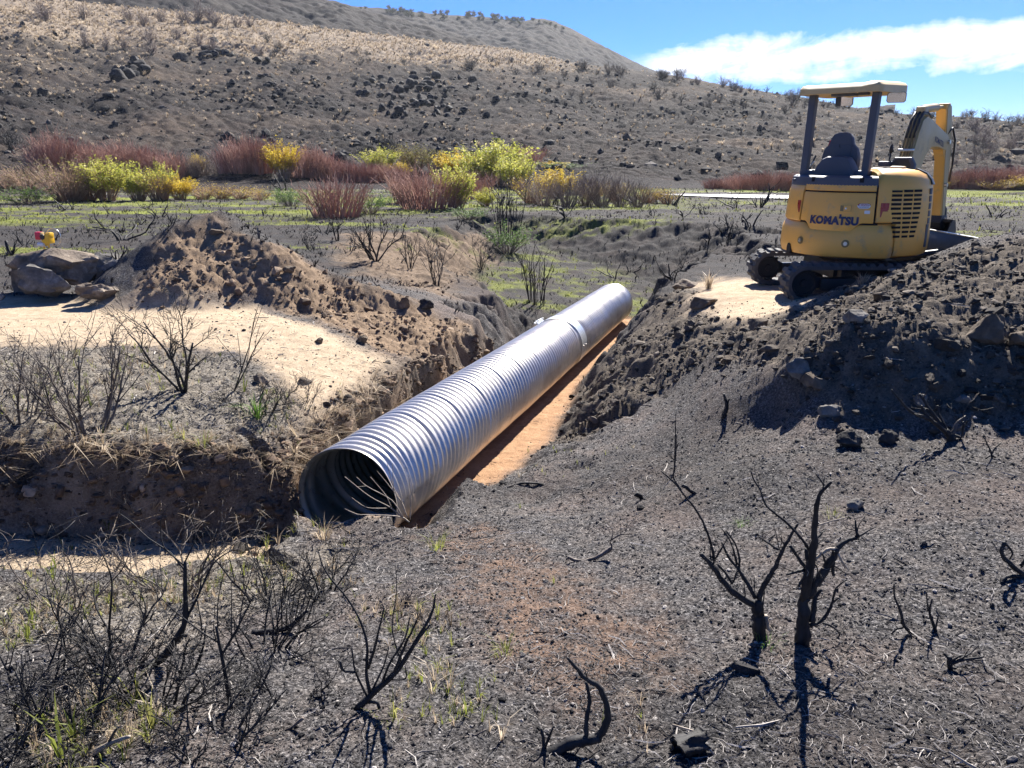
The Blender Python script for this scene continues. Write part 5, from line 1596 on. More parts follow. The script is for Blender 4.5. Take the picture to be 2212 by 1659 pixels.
drawn('fallen_branch', z6([(2040,1235)])[0], [(z6([(1985,1243),(2050,1235),(2100,1205)]), 5, 3, 'twig')], 'small grey stick alone on the ash at the bottom centre', 'fallen branch', depthf=.1, seed=28)
# leaning bush, log bush and sapling at bottom left
drawn('charred_bush', z6([(1560,1110)])[0], [
 (z6([(1540,1120),(1620,1040),(1720,950),(1800,820),(1870,700),(1882,620)]), 16, 3), (z6([(1600,1060),(1580,960),(1590,840),(1560,740),(1510,650),(1400,520),(1370,420)]), 8, 2), (z6([(1590,940),(1620,850),(1640,760),(1660,680)]), 7, 3),
 (z6([(1700,970),(1740,860),(1790,760),(1800,730)]), 7, 3), (z6([(1740,930),(1710,850),(1690,760),(1715,620),(1710,500)]), 4, 1.5), (z6([(1760,890),(1820,800),(1860,750)]), 5, 3), (z6([(1650,1010),(1680,920),(1750,820),(1770,720)]), 6, 3),
 (z6([(1560,1090),(1640,1080),(1640,1180),(1630,1280)]), 9, 4), (z6([(1590,1070),(1530,950),(1520,850)]), 5, 3), (z6([(1540,955),(1480,955),(1470,910)]), 7, 6), (z6([(1690,990),(1760,990),(1750,930)]), 4, 2), (z6([(1540,1120),(1510,1190),(1440,1240)]), 8, 3), (z6([(1600,1050),(1660,930),(1680,850)]), 5, 2),
], 'charred bush leaning right with a thick slanting stem at the lower centre left', 'burnt bush', seed=31)
drawn('charred_sapling', z6([(990,1110)])[0], [
 (z6([(998,1115),(975,980),(955,870),(935,760)]), 10, 5), (z6([(945,830),(880,790),(760,700),(690,630)]), 4, 1.5), (z6([(960,880),(1010,800),(1060,700),(1100,620)]), 6, 2), (z6([(1030,770),(1050,640),(1100,480),(1110,350)]), 3, 1.2), (z6([(940,770),(940,640),(980,480)]), 3, 1.2), (z6([(960,870),(920,790),(930,660)]), 3, 1.2), (z6([(1000,820),(1000,680),(1000,560)]), 3, 1.2), (z6([(970,950),(1000,900),(1040,860)]), 3, 1.5),
], 'upright charred sapling with a single dark stem forking into fine twigs', 'burnt sapling', seed=32)
drawn('charred_bush', z6([(660,930)])[0], [
 (z6([(640,940),(720,880),(800,760),(800,620),(800,480)]), 20, 6), (z6([(800,520),(740,440),(640,380),(560,300),(505,265)]), 4, 1.2), (z6([(800,480),(850,380),(830,280)]), 3, 1.2), (z6([(800,740),(860,620),(920,480),(1020,420)]), 7, 1.5), (z6([(860,620),(880,480),(960,380)]), 3, 1.2), (z6([(800,500),(700,420),(690,300),(730,230)]), 3, 1.2), (z6([(720,880),(830,880),(880,800),(850,640)]), 5, 2), (z6([(660,930),(520,960),(400,830),(320,790),(180,800)]), 8, 2.5), (z6([(400,830),(300,700),(180,620),(60,560)]), 4, 1.5), (z6([(520,950),(440,860),(360,700),(320,560)]), 5, 1.5), (z6([(480,900),(470,760),(490,560),(440,440)]), 6, 2), (z6([(490,560),(540,500),(560,440)]), 2.5, 1.2), (z6([(830,980),(880,850),(890,760)]), 6, 3),
], 'sprawling charred bush with a bent black trunk among fine bare twigs, lower left', 'burnt bush', seed=33)
drawn('charred_bush', z6([(1150,790)])[0], [
 (z6([(1090,790),(1180,780),(1260,760),(1330,690)]), 16, 8), (z6([(1180,830),(1280,810),(1340,740)]), 8, 3), (z6([(1160,830),(1190,900),(1180,1010)]), 8, 3), (z6([(1270,810),(1350,745),(1400,720)]), 6, 2),
] + [(z6([(1200+i*18, 770-i*5), (1190+i*26, 650-i*6), (1170+i*34+((i*37) % 40), 520-((i*53) % 90))]), 3.2, 1.0) for i in range(8)], 'dense burnt brush clump around a short black log', 'burnt bush', seed=34)
drawn('bare_twig_bush', (884, 1150), [
 ([(884,1128),(872,1118),(850,1114),(800,1112),(772,1112),(745,1099)], 3.5, 1.2), ([(868,1117),(845,1096),(800,1075),(745,1030)], 3, 1.2), ([(870,1117),(850,1080),(790,1050),(770,1030)], 2.6, 1), ([(880,1118),(868,1085),(850,1055),(836,1000)], 3, 1), ([(868,1085),(848,1058),(815,1018)], 2.2, 1), ([(850,1060),(848,1000)], 2, .9), ([(886,1122),(888,1080),(884,1030),(880,1025)], 2.4, 1), ([(835,1098),(790,1098),(760,1075)], 2, 1), ([(886,1090),(892,1045)], 2, 1), ([(790,1050),(770,1052)], 1.6, .9), ([(845,1096),(835,1070),(800,1030)], 2, 1),
], 'small bare pale twig bush on the lip in front of the pipe mouth', 'twig bush', mat='pale', seed=35)
# shrubs on the left bank
shrub('burnt_shrub', G(400, 850), 'tall burnt black shrub forking upward in front of the left spoil heap', stems=5, h=.62, spread=.42, r=.017, depth=4, kids=(3, 4), gnarl=.13, seed=42, twig='char', rmin=.0016)
shrub('bare_shrub', G(195, 935), 'many stemmed bare grey brown shrub on the ashy left bank', stems=12, h=.62, spread=.75, r=.011, depth=3, kids=(3, 5), gnarl=.10, seed=43, mat='twig', rmin=.0016, base=.12)
shrub('bare_shrub', G(45, 905), 'bare grey twig shrub at the left edge of the ashy bank', stems=9, h=.55, spread=.8, r=.008, depth=3, kids=(3, 4), gnarl=.12, seed=44, mat='twig', rmin=.0015, base=.1)
shrub('burnt_shrub', G(560, 880), 'low tangle of black twigs and dead grass at the corner of the bank', stems=14, h=.26, spread=1.3, r=.006, depth=3, kids=(3, 4), gnarl=.2, seed=45, rmin=.0014, base=.22)
shrub('burnt_shrub', G(500, 845), 'thin leaning twig rising beside the tall burnt shrub', stems=2, h=.7, spread=.5, r=.007, depth=2, kids=(3, 4), gnarl=.08, seed=46, lean=(.5, 0), rmin=.0014)
shrub('dry_shrub', G(640, 860), 'low dry grey twiggy shrub between the burnt shrub and trench edge', stems=16, h=.2, spread=1.2, r=.004, depth=3, kids=(2, 4), gnarl=.2, seed=47, mat='twig', rmin=.0012, base=.18)
# fine brush in the near left corner
for i, (px, py, h, st, sd, mt, lb) in enumerate([
 (150, 1330, .34, 8, 51, 'twig', 'fine grey twigs standing near the left edge below the gully'),
 (380, 1285, .42, 9, 52, 'twig', 'bare upright twig clump against the shadowed gully'),
 (590, 1300, .34, 9, 53, 'char', 'slender black twig clump left of the pipe lip'),
 (700, 1290, .26, 10, 54, 'char', 'low fine black twigs below the pipe lip'),
 (70, 1480, .36, 9, 55, 'char', 'black twig tangle against the left edge near the bottom'),
 (330, 1520, .28, 10, 56, 'char', 'dense black twig tangle at the bottom left'),
 (480, 1600, .22, 8, 57, 'char', 'low black twigs at the bottom edge left of centre'),
 (180, 1600, .25, 8, 58, 'char', 'short black brush in the bottom left corner'),
 (265, 1440, .30, 9, 64, 'char', 'wiry black twigs behind the bottom left tangle'),
 (560, 1410, .26, 8, 65, 'char', 'wiry black twigs between the bent trunk and the log bush'),
 (20, 1620, .28, 8, 66, 'char', 'black twigs cut off by the bottom left corner'),
 (860, 1330, .10, 5, 67, 'twig', 'tiny grey twigs on the ash behind the leaning bush'),
 (640, 1480, .18, 6, 59, 'char', 'short black twigs between the sapling and leaning bush')]):
    shrub('twig_clump', G(px, py), lb, 'twig clump', stems=st+2, h=h*1.05, spread=1.35, r=.0055, depth=3, kids=(3, 5), gnarl=.17, seed=sd, mat=mt, rmin=.0012, base=.10, lift=.0)
# middle distance
shrub('burnt_shrub', G(812, 568), 'black burnt shrub on the bare bank behind the spoil heap', stems=7, h=.85, spread=.8, r=.022, depth=3, kids=(3, 4), gnarl=.14, seed=61, rmin=.004)
shrub('burnt_shrub', G(1160, 655), 'tall clump of straight burnt stems in the gully beyond the pipe', stems=16, h=1.05, spread=.28, r=.012, depth=2, kids=(1, 2), gnarl=.05, seed=62, rmin=.004, base=.22)
shrub('burnt_shrub', G(1098, 520), 'tall thin dark stems standing over the green bush in the gully', stems=18, h=1.7, spread=.25, r=.016, depth=2, kids=(1, 3), gnarl=.05, seed=63, rmin=.006, base=.4)
for i, (px, py, h, lb) in enumerate([(945, 615, .75, 'thin black shrub on the gully bank just right of the heap foot'), (1040, 580, .7, 'thin black shrub at the gully edge left of the green bush'), (885, 575, .6, 'sparse black shrub on the bare bank right of the burnt shrub'), (730, 520, .5, 'small black shrub on the flat above the spoil heap')]):
    shrub('burnt_shrub', G(px, py), lb, stems=7, h=h, spread=.45, r=.010, depth=3, kids=(2, 3), gnarl=.1, seed=70+i, rmin=.003)

# ------------------------------------------------------------------ rocks
def rock(name, px, py, wpx, label, mat='rock_grey', seed=1, flat=(1, .85, .75), rz=0., sink=.3, base=ICO4, cuts=13, rough=.12, group=None, depth=(.42, .85)):
    B = G(px, py); d = B[1]*CPI+(EYE-B[2])*SPI; s = wpx*d/FPX/2
    v, f = stone(seed, base, cuts, rough, flat, depth)
    me = mesh_from(name, v*s, [f]); me.set_sharp_from_angle(angle=math.radians(38))
    o = link(name, me, M[mat]); o.location = (B[0], B[1], B[2]+s*flat[2]*(1-2*sink)*.75); o.rotation_euler = (0, 0, rz)
    tag(o, label, 'rock', group)
    return o
rock('pale_rock', 1785, 893, 56, 'pale angular rock at the foot of the dark berm, above the black clods', 'rock_grey', 101)
rock('rock', 1722, 800, 70, 'grey rock half buried in the berm, upper of a pair', 'rock_grey', 102)
rock('rock', 1752, 815, 66, 'flat topped rock in the berm, lower of the pair', 'rock_soil', 103, (1.1, .9, .6))
rock('rock', 1852, 690, 60, 'light grey boulder on the berm just right of the tracks', 'rock_grey', 104)
rock('boulder', 2135, 715, 95, 'large rounded soil caked boulder high on the right berm', 'rock_soil', 105, (1, .9, .85), sink=.4)
rock('boulder', 2205, 735, 80, 'dark boulder cut off by the right edge on the berm', 'rock_soil', 106)
rock('rock', 1640, 714, 56, 'brown rock on the lit slope left of the shadowed berm', 'rock_soil', 107)
rock('rock', 1905, 640, 44, 'round rock near the top of the berm below the engine cover', 'rock_soil', 108)
rock('rock', 1720, 668, 40, 'small tan rock beside the near track', 'rock_tan', 109)
rock('rock', 1520, 660, 54, 'brown clod rock at the left end of the berm above the trench', 'rock_soil', 110, (1.3, .9, .6))
rock('rock', 2005, 632, 46, 'grey rock near the berm top at the right', 'rock_soil', 111)
rock('rock', 1480, 625, 60, 'tan stone ledge at the sunlit tip of the berm', 'rock_tan', 112, (1.2, .8, .6))
rock('rock', 1580, 778, 44, 'dark rock midway down the dug slope', 'rock_soil', 113)
rock('rock', 2080, 860, 40, 'grey stone lying in the berm shadow', 'rock_grey', 114)
rock('rock', 1990, 870, 36, 'small stone in the berm shadow above the clawed stump', 'rock_grey', 115)
rock('pale_rock', 1848, 1105, 40, 'small pale pitted rock on the ash right of the big stump', 'rock_grey', 116, (1, .9, 1.0), sink=.15)
rock('charred_clod', 1832, 962, 52, 'round black clod below the pale rock', 'rock_dark', 117, (1, .9, .9), sink=.15, cuts=5)
rock('charred_clod', 1916, 945, 40, 'smaller black clod near the berm shadow edge', 'rock_dark', 118, (1, .9, .9), sink=.15, cuts=5)
rock('charred_block', 1610, 1450, 58, 'charred wood block lying below the arching stump', 'rock_dark', 119, (1.3, .7, .6), rz=-.5, sink=.15, cuts=8)
rock('rock', 625, 588, 30, 'round brown rock on the upper face of the spoil heap', 'rock_soil', 120, sink=.2)
rock('rock', 872, 655, 40, 'dark boulder on the right shoulder of the spoil heap', 'rock_soil', 121, (.9, .8, 1.))
rock('rock', 918, 665, 38, 'second dark boulder beside it on the heap shoulder', 'rock_dark', 122)
rock('rock', 690, 742, 24, 'small dark clod on the sandy ramp below the heap', 'rock_soil', 123, sink=.1)
rock('rock', 783, 742, 32, 'dark clod at the foot of the heap near the trench', 'rock_soil', 124, sink=.1)
rock('rock', 565, 830, 50, 'light rock among the dead grass on the bank corner', 'rock_tan', 125)
rock('rock', 655, 830, 40, 'brown rock beside the dead grass near the trench edge', 'rock_soil', 126)
rock('rock', 545, 572, 26, 'small rock left of centre on the heap face', 'rock_soil', 127)
rock('rock', 470, 500, 34, 'dark lump near the peak of the spoil heap', 'rock_soil', 128)
# the slab with the level on it
B0 = G(120, 632)
def big(name, c, dims, seed, mat, label, rz=0., tilt=(0, 0), cuts=18, rough=.17, depth=(.42, .88)):
    v, f = stone(seed, ICO4, cuts, rough, (1, 1, 1), depth)
    v = (v-v.min(0))/(v.max(0)-v.min(0))*2-1
    me = mesh_from(name, v*np.array(dims)/2, [f]); me.set_sharp_from_angle(angle=math.radians(35))
    o = link(name, me, M[mat]); o.location = c; o.rotation_euler = (tilt[0], tilt[1], rz); tag(o, label, 'boulder'); return o
def mp(px, py, y): return aty(px, py, y)
gz = B0[2]
yb = 9.6
w_ = lambda px: px*9.3/FPX
c = mp(120, 566, yb); slab = big('boulder_slab', c, (w_(236), .90, w_(84)), 141, 'rock_tan', 'wide flat boulder slab carrying the yellow laser level', tilt=(.10, .06))
c = mp(75, 598, yb+.16); big('boulder', c, (w_(80), .4, w_(80)), 142, 'rock_tan', 'low boulder under the left end of the slab')
c = mp(104, 607, yb-.52); c[2] = max(c[2], gz+.12); big('boulder', c, (w_(104), .42, w_(74)), 143, 'rock_grey', 'pointed grey boulder in front of the slab', cuts=11)
c = mp(240, 575, yb-.05); big('boulder', c, (w_(96), .5, w_(76)), 144, 'rock_grey', 'grey boulder between the slab and the spoil heap', rz=.4, tilt=(0, -.5))
c = mp(215, 632, 8.75); big('rock_block', c, (w_(88), .32, w_(40)), 145, 'rock_tan', 'layered tan soil block at the foot of the heap', cuts=8)
c = mp(180, 627, 8.95); big('rock_block', c, (w_(44), .2, w_(30)), 146, 'rock_tan', 'small tan block left of the layered block')
c = mp(5, 640, 8.9); big('rock', c, (.1, .1, .1), 147, 'rock_grey', 'small round stone at the left edge by the sandy pad')
# laser level on the slab
SCENE_DG = bpy.context.evaluated_depsgraph_get()
def slab_top(x, y):
    mw = slab.matrix_world if False else Matrix.LocRotScale(slab.location, slab.rotation_euler, None)
    inv = mw.inverted(); best = -9
    for vv in slab.data.vertices:
        q = mw@vv.co
        if abs(q.x-x) < .06 and abs(q.y-y) < .06: best = max(best, q.z)
    return best
lp = mp(104, 545, 9.5); lz = slab_top(lp[0], lp[1])
lv_ = empty('laser_level', (lp[0], lp[1], lz-.01), rz=-.15); tag(lv_, 'yellow and red laser level with wire hoop standing on the flat slab', 'laser level')
M['lyellow'] = simple('instrument_yellow', (.72, .42, .02), .4, var=.08)
M['lred'] = simple('instrument_red', (.55, .02, .05), .35, var=.08)
m = MB(); m.box((.03, 0, .115), (.10, .10, .11), bevel=.015); m.box((.055, 0, .16), (.06, .09, .06), bevel=.015); m.build('housing', M['lyellow'], lv_, True, 35)
m = MB(); m.tube([(-.002, -.055, .14), (-.002, .0, .14)], .032, 14); m.build('emitter', M['black'], lv_, True, 35)
m = MB(); m.box((-.075, -.01, .15), (.075, .06, .095), bevel=.012); m.build('target_box', M['lred'], lv_, True, 35)
m = MB(); m.box((-.032, -.01, .135), (.02, .05, .12), bevel=.005); m.build('bracket', M['cream'], lv_, True, 35)
m = MB(); m.box((.01, -.02, .055), (.075, .02, .045), bevel=.006)
m.build('foot_plate', M['lyellow'], lv_, True, 35)
for q in (-.022, .045):
    m = MB(); m.box((q, -.025, .02), (.014, .014, .06)); m.build('leg', M['lyellow'], lv_, False)
m = MB(); m.tube([(-.085, -.03, .05), (.0, -.04, .05)], .024, 14); m.build('battery', M['white'], lv_, True, 35)
m = MB(); a = np.linspace(-2.0, 3.0, 30); m.tube(np.stack([.085+.095*np.cos(a), np.full(30, .03), .135+.105*np.sin(a)], -1), .005, 6); m.build('wire_hoop', M['steel'], lv_)
drawn('burnt_twig', (22, 548), [([(24,560),(18,540),(12,520)], 9, 5)], 'short black stub sticking up behind the slab at the left edge', 'burnt twig', seed=77)
# hollow burnt log stub at the bottom
B = G(1490, 1618)
hb = empty('hollow_log', B, rz=.5); tag(hb, 'hollow charred log stub lying at the bottom edge, right of centre', 'burnt log')
th = np.linspace(0, 2*np.pi, 28, endpoint=False); ss = np.linspace(-.075, .075, 10)
V = []; 
for rr_, in ((1.,), (.72,)):
    for s_ in ss*.62:
        for t_ in th:
            k_ = (.030+.020*perlin(np.array([math.cos(t_)*2.2+3]), np.array([math.sin(t_)*2.2+s_*16]), 3)[0])*rr_*(1+.3*s_)
            V.append((s_*(1+.55*perlin(np.array([math.cos(t_)*2.1+9]), np.array([math.sin(t_)*2.1]), 8)[0]), k_*math.cos(t_), .030+k_*math.sin(t_)*.9))
V = np.array(V); f = grid_faces(10, 28, True); N = 280; j = np.arange(28); k = (j+1) % 28
m = MB(); m.add(V, f, f[:, ::-1]+N, np.stack([k, j, N+j, N+k], -1), np.stack([252+j, 252+k, N+252+k, N+252+j], -1)); o = m.build('log_shell', M['char'], hb)
m = MB(); m.tube([(.05, -.05, .01), (.03, .02, .05), (.0, .08, .04)], .003, 5); m.build('splinter', M['pale'], hb)
# single tufts that stand out in front
def tuft(px, py, h, n, mat, label, seed, spread=1., w=.016):
    B = G(px, py); v, f, t = blade_tuft(seed, n, h, spread, w*h, .8)
    me = mesh_from('grass_tuft', v, f, False); add_tint(me, np.clip(.5+t+np.repeat(RNG.normal(0, .2, n), 5), 0, 1)); o = link('grass_tuft', me, M[mat]); o.location = B-np.array([0, 0, .004]); tag(o, label, 'grass tuft')
for i, (px, py, h, n, mt, lb) in enumerate([
 (945, 1195, .12, 34, 'grass_green', 'spiky green grass tuft on the slope just below the pipe lip'),
 (1092, 1410, .075, 40, 'grass_green', 'small dense green tuft alone on the ash at the centre bottom'),
 (985, 1545, .07, 26, 'grass_green', 'small green tuft below the leaning charred bush'),
 (555, 905, .22, 44, 'leaf_green', 'dark green grass clump at the shaded corner of the bank'),
 (440, 975, .13, 34, 'grass_green', 'green grass tuft on the ashy bank behind the gully'),
 (880, 1128, .07, 30, 'grass_green', 'short pale grass tuft on the lip in front of the pipe'),
 (700, 1165, .14, 40, 'grass_dry', 'dry grass tuft hanging at the left of the pipe lip'),
 (115, 965, .12, 34, 'grass_dry', 'dry grass tuft under the many stemmed bare shrub'),
 (850, 1560, .06, 24, 'grass_green', 'faint green shoots by the root of the leaning bush'),
 (1600, 1135, .05, 50, 'leaf_green', 'bright green leafy sprout above the arching stump'),
 (1660, 1395, .05, 40, 'leaf_green', 'green sprout at the root between the two big stumps'),
 (1800, 1125, .06, 26, 'grass_green', 'sparse green blades left of the small pale rock'),
 (1135, 590, .30, 40, 'grass_green', 'green tuft on the gully floor beyond the pipe'),
 (1530, 625, .30, 44, 'grass_dry', 'dry straw tuft on the tip of the berm'),
 (1865, 610, .16, 60, 'grass_dry', 'straw matted clod beside the near track')]):
    tuft(px, py, h, n, mt, lb, 1200+i, 1.1)

# ------------------------------------------------------------------ willows along the creek
def willow_mesh(seed, stems=110, leaves=0, spread=.5, twigs=3, arch=.25, stem_r=.0055, base=.13):
    r = np.random.default_rng(seed); m = MB(); L = []
    for k in range(stems):
        a = r.uniform(0, 2*np.pi); e = math.sqrt(r.uniform(0, 1))
        p = np.array([math.cos(a)*base*e, math.sin(a)*base*e, -.02])
        d = np.array([math.cos(a)*spread*e, math.sin(a)*spread*e, 1.])
        h = r.uniform(.62, 1.05)*(1-.18*e)
        n = 5; pts = [p]; dd = d/np.linalg.norm(d)
        for i in range(n):
            dd = dd+r.normal(0, .07, 3)+np.array([math.cos(a), math.sin(a), 0])*arch*.12*e; dd /= np.linalg.norm(dd)
            pts.append(pts[-1]+dd*h/n)
        pts = np.array(pts)
        m.tube(pts, np.linspace(stem_r, stem_r*.35, n+1), 3, cap=False)
        for q in range(twigs):
            i = r.integers(2, n); t = r.uniform(0, 1); b = pts[i]+(pts[min(i+1, n)]-pts[i])*t
            s = r.normal(0, 1, 3); s /= np.linalg.norm(s); td = dd*.9+s*.45; td /= np.linalg.norm(td)
            tl = h*r.uniform(.15, .35)
            tp = np.array([b, b+td*tl*.5+r.normal(0, .008, 3), b+td*tl])
            m.tube(tp, [stem_r*.45, stem_r*.35, stem_r*.25], 3, cap=False)
            if leaves: L += [tp[0]+(tp[2]-tp[0])*u for u in r.uniform(.1, 1, max(1, leaves))]
        if leaves: L += [pts[2]+(pts[-1]-pts[2])*u for u in r.uniform(0, 1, leaves)]
    sm = m.mesh('stems')
    lm = None
    if leaves:
        L = np.array(L)+r.normal(0, .012, (len(L), 3)); n = len(L); s = r.uniform(.009, .019, n)
        u = r.normal(size=(n, 3)); u[:, 2] = np.abs(u[:, 2])*.6; u /= np.linalg.norm(u, axis=1, keepdims=True); w = np.cross(u, r.normal(size=(n, 3))); w /= np.linalg.norm(w, axis=1, keepdims=True)
        u = u*s[:, None]*1.5; w = w*s[:, None]*.6
        V = np.stack([L-u, L+w, L+u, L-w], 1).reshape(-1, 3)
        lm = mesh_from('leaves', V, [np.arange(4*n).reshape(-1, 4)], False)
        cl = np.array([mnoise.noise(Vector(q*5+seed)) for q in L])
        add_tint(lm, np.repeat(np.clip(.5+.55*cl+r.normal(0, .2, n), 0, 1), 4))
    return sm, lm
KIND = {}
def kind(key, seeds, stem, leafmat, **k):
    KIND[key] = [(willow_mesh(s, **k), stem, leafmat) for s in seeds]
kind('red', (1, 2, 3), 'redstem', None, stems=210, spread=.22, twigs=3, base=.34, stem_r=.0068)
kind('brown', (11, 12), 'brownstem', 'leaf_olive', stems=150, spread=.62, twigs=3, leaves=1)
kind('grey', (21, 22), 'greystem', None, stems=90, spread=.55, twigs=4, stem_r=.005)
kind('yellow', (31, 32), 'brownstem', 'leaf_yellow', stems=100, spread=.36, twigs=4, leaves=13)
kind('lime', (41, 42, 43), 'brownstem', 'leaf_lime', stems=110, spread=.36, twigs=4, leaves=13)
kind('olive', (51,), 'brownstem', 'leaf_olive', stems=100, spread=.45, twigs=4, leaves=6)
kind('tan', (61, 62), 'brownstem', 'leaf_yellow', stems=120, spread=.55, twigs=3, leaves=1)
kind('green', (71, 72), 'greystem', 'leaf_green', stems=70, spread=.6, twigs=4, leaves=7)
_wc = {}
def willow(key, px, base, top, wpx, label, group=None, dx=0.):
    i = _wc.get(key, 0); _wc[key] = i+1
    (sm, lm), st, lf = KIND[key][i % len(KIND[key])]
    B = G(px, base, rmin=12); d = B[1]*CPI+(EYE-B[2])*SPI
    h = (base-top)*d/FPX/CPI; w = wpx*d/FPX
    o = empty('willow_bush', B, rz=RNG.uniform(0, 6.28)); tag(o, label, 'willow', group)
    o.scale = (w*1.35, w*1.35, h*1.08)
    if not sm.materials: sm.materials.append(M[st])
    s = link('stems', sm, None, o)
    if lm is not None:
        if not lm.materials: lm.materials.append(M[lf])
        link('leaves', lm, None, o)
    return o
GRED = 'bare red willows of the long thicket'
LRED = 'bare red stemmed willow bush in the long thicket at the foot of the hill'
for px, b, t, w in [(95,378,318,58),(125,374,292,56),(165,372,306,66),(205,374,312,60),(235,372,310,62),(275,372,306,70),(310,373,308,64),(345,374,314,60),(372,376,322,54),
                    (500,378,318,56),(530,382,310,64),(565,382,308,66),(655,384,322,60),(690,384,326,58)]:
    willow('red', px, b, t, w, LRED, GRED)
LLOW = 'low bare red willow bush in the row before the middle of the hill foot'
for px, b, t, w in [(715,386,342,46),(745,388,346,48),(775,388,345,50),(805,388,348,44),(835,390,350,46),(860,388,352,40)]:
    willow('red', px, b, t, w, LLOW, 'low red willows in the middle row')
for px, b, t, w in [(405,375,330,50),(440,374,328,60),(470,374,326,56),(420,376,336,40)]:
    willow('grey', px, b, t, w, 'grey bare willow bush in the gap of the red thicket', 'grey willows in the gap of the thicket')
willow('yellow', 614, 386, 318, 66, 'round bright yellow willow bush standing between red thickets')
willow('yellow', 430, 372, 338, 28, 'small bright yellow willow bush in front of the grey gap')
willow('brown', 62, 412, 360, 72, 'rust brown willow bush near the left edge')
willow('brown', 20, 408, 372, 56, 'low rust willow bush cut off by the left edge')
willow('brown', 150, 436, 346, 110, 'large fan shaped brown willow bush in front of the red thicket')
willow('brown', 190, 434, 356, 80, 'brown willow bush leaning against the lime bush at left')
willow('lime', 232, 434, 352, 84, 'tall yellow green willow bush at left, right of the brown fan')
willow('lime', 300, 434, 370, 70, 'pale lime willow bush in the left row, second from the brown fan')
willow('tan', 340, 434, 372, 60, 'straw coloured willow bush in the left row')
willow('lime', 355, 432, 366, 44, 'slim lime willow bush rising behind the straw coloured bush')
willow('yellow', 390, 432, 386, 60, 'low golden willow bush at the right end of the left row')
for px, b, t, w in [(440,430,396,60),(480,430,400,56),(520,430,402,60),(560,432,404,50)]:
    willow('tan', px, b, t, w, 'low thin tan willow growth on the flat right of the golden bush', 'low tan willow growth')
willow('green', 628, 446, 408, 64, 'low bright green bush left of the lone red bush')
willow('red', 726, 470, 392, 112, 'lone bare red willow bush on the near flat left of the gully')
willow('green', 800, 462, 420, 70, 'low vivid green leafy bush right of the lone red bush')
willow('lime', 822, 376, 324, 62, 'lime willow bush behind the low red row')
willow('yellow', 862, 382, 348, 40, 'small yellow willow bush at the end of the low red row')
willow('olive', 896, 374, 316, 62, 'olive green willow bush before the middle of the hill')
willow('olive', 938, 372, 330, 48, 'smaller dark olive willow bush right of the taller olive one')
willow('red', 925, 452, 368, 124, 'big rounded red willow bush left of the gully head')
willow('red', 880, 440, 374, 70, 'red willow bush on the left flank of the big rounded one')
willow('lime', 985, 450, 366, 80, 'yellow green willow bush growing over the big red bush')
willow('yellow', 985, 392, 336, 76, 'broad yellow willow bush behind the big red bush')
willow('lime', 1030, 398, 340, 70, 'lime willow bush between the yellow and the tallest pale bush')
willow('lime', 1072, 400, 314, 110, 'tallest pale yellow green willow bush at the centre')
willow('lime', 1112, 408, 346, 74, 'bright lime willow bush on the right flank of the tallest one')
willow('red', 1025, 430, 376, 66, 'red willow bush in front of the tallest pale bush')
willow('lime', 1048, 446, 412, 44, 'small lime bush right of the big red bush')
willow('red', 1135, 358, 322, 70, 'far dull red willow bush against the hill behind the tallest bush')
willow('yellow', 1200, 426, 374, 80, 'golden orange willow bush in the right half of the thicket')
willow('tan', 1150, 440, 376, 76, 'tan willow bush with bare stems beside the golden one')
for px, b, t, w in [(1175,446,384,70),(1225,448,380,76),(1265,444,370,80),(1300,446,376,74),(1340,446,382,70),(1375,448,392,60),(1250,420,376,70),(1310,420,384,60)]:
    willow('grey', px, b, t, w, 'thin grey leafless willow bush right of the golden one', 'grey willows right of the golden bush')
for px, b, t, w in [(1280,432,394,60),(1330,436,398,56),(1400,440,404,60),(1440,440,408,50)]:
    willow('tan', px, b, t, w, 'low straw coloured willow among the grey bushes right of centre', 'straw willows among the grey bushes')
willow('green', 1205, 362, 346, 90, 'low green bush far off on the hill foot right of centre')
willow('yellow', 1190, 358, 346, 60, 'yellow patch of bush far off on the hill foot')
LFAR = 'far dull red willow bush beyond the water left of the excavator'
for px, b, t, w in [(1570,408,384,44),(1600,410,378,50),(1635,411,376,50),(1665,412,372,52),(1695,412,376,50),(1725,412,374,50),(1750,412,376,50),(1540,408,388,40)]:
    willow('red', px, b, t, w, LFAR, 'far red willows beyond the water')
LRT = 'red willow bush in the row right of the excavator arm'
for px, b, t, w in [(2075,408,372,50),(2100,408,366,56),(2130,409,364,58),(2160,409,366,54),(2190,408,362,56),(2220,408,364,60)]:
    willow('red', px, b, t, w, LRT, 'red willows right of the excavator')
willow('yellow', 2195, 410, 384, 60, 'yellow willow bush in front of the red row at the right edge')
willow('tan', 2040, 408, 380, 40, 'tan willow bush right behind the excavator arm')
willow('tan', 2150, 411, 390, 60, 'low tan bush in front of the red row at the right')
willow('green', 1098, 548, 492, 74, 'green leafy bush on the floor of the gully with dark stems above')
willow('green', 60, 440, 404, 90, 'low green bush with burnt debris at the left edge of the flat')
willow('green', 1010, 478, 452, 70, 'low green growth at the head of the gully')
# water
cr = [(1395,414),(1480,411),(1580,413),(1740,416),(1840,418),(1840,427),(1730,429),(1600,427),(1520,424),(1440,421)]
C = [onz(a, b, -.17) for a, b in cr]
m = MB(); m.add(np.array(C), np.array([list(range(len(C)))[::-1]]))
t = NT('creek_water'); t.b.inputs['Base Color'].default_value = (.16, .15, .13, 1); t.b.inputs['Roughness'].default_value = .3; t.b.inputs['Specular IOR Level'].default_value = .8
t.bump(t.noise(3, 4, .6, sc=(1, 4, 1)), .35, .05)
M['water'] = t.m
wo = m.build('creek_water', M['water'], smooth=False); wo.location.z = .0; tag(wo, kind='structure')
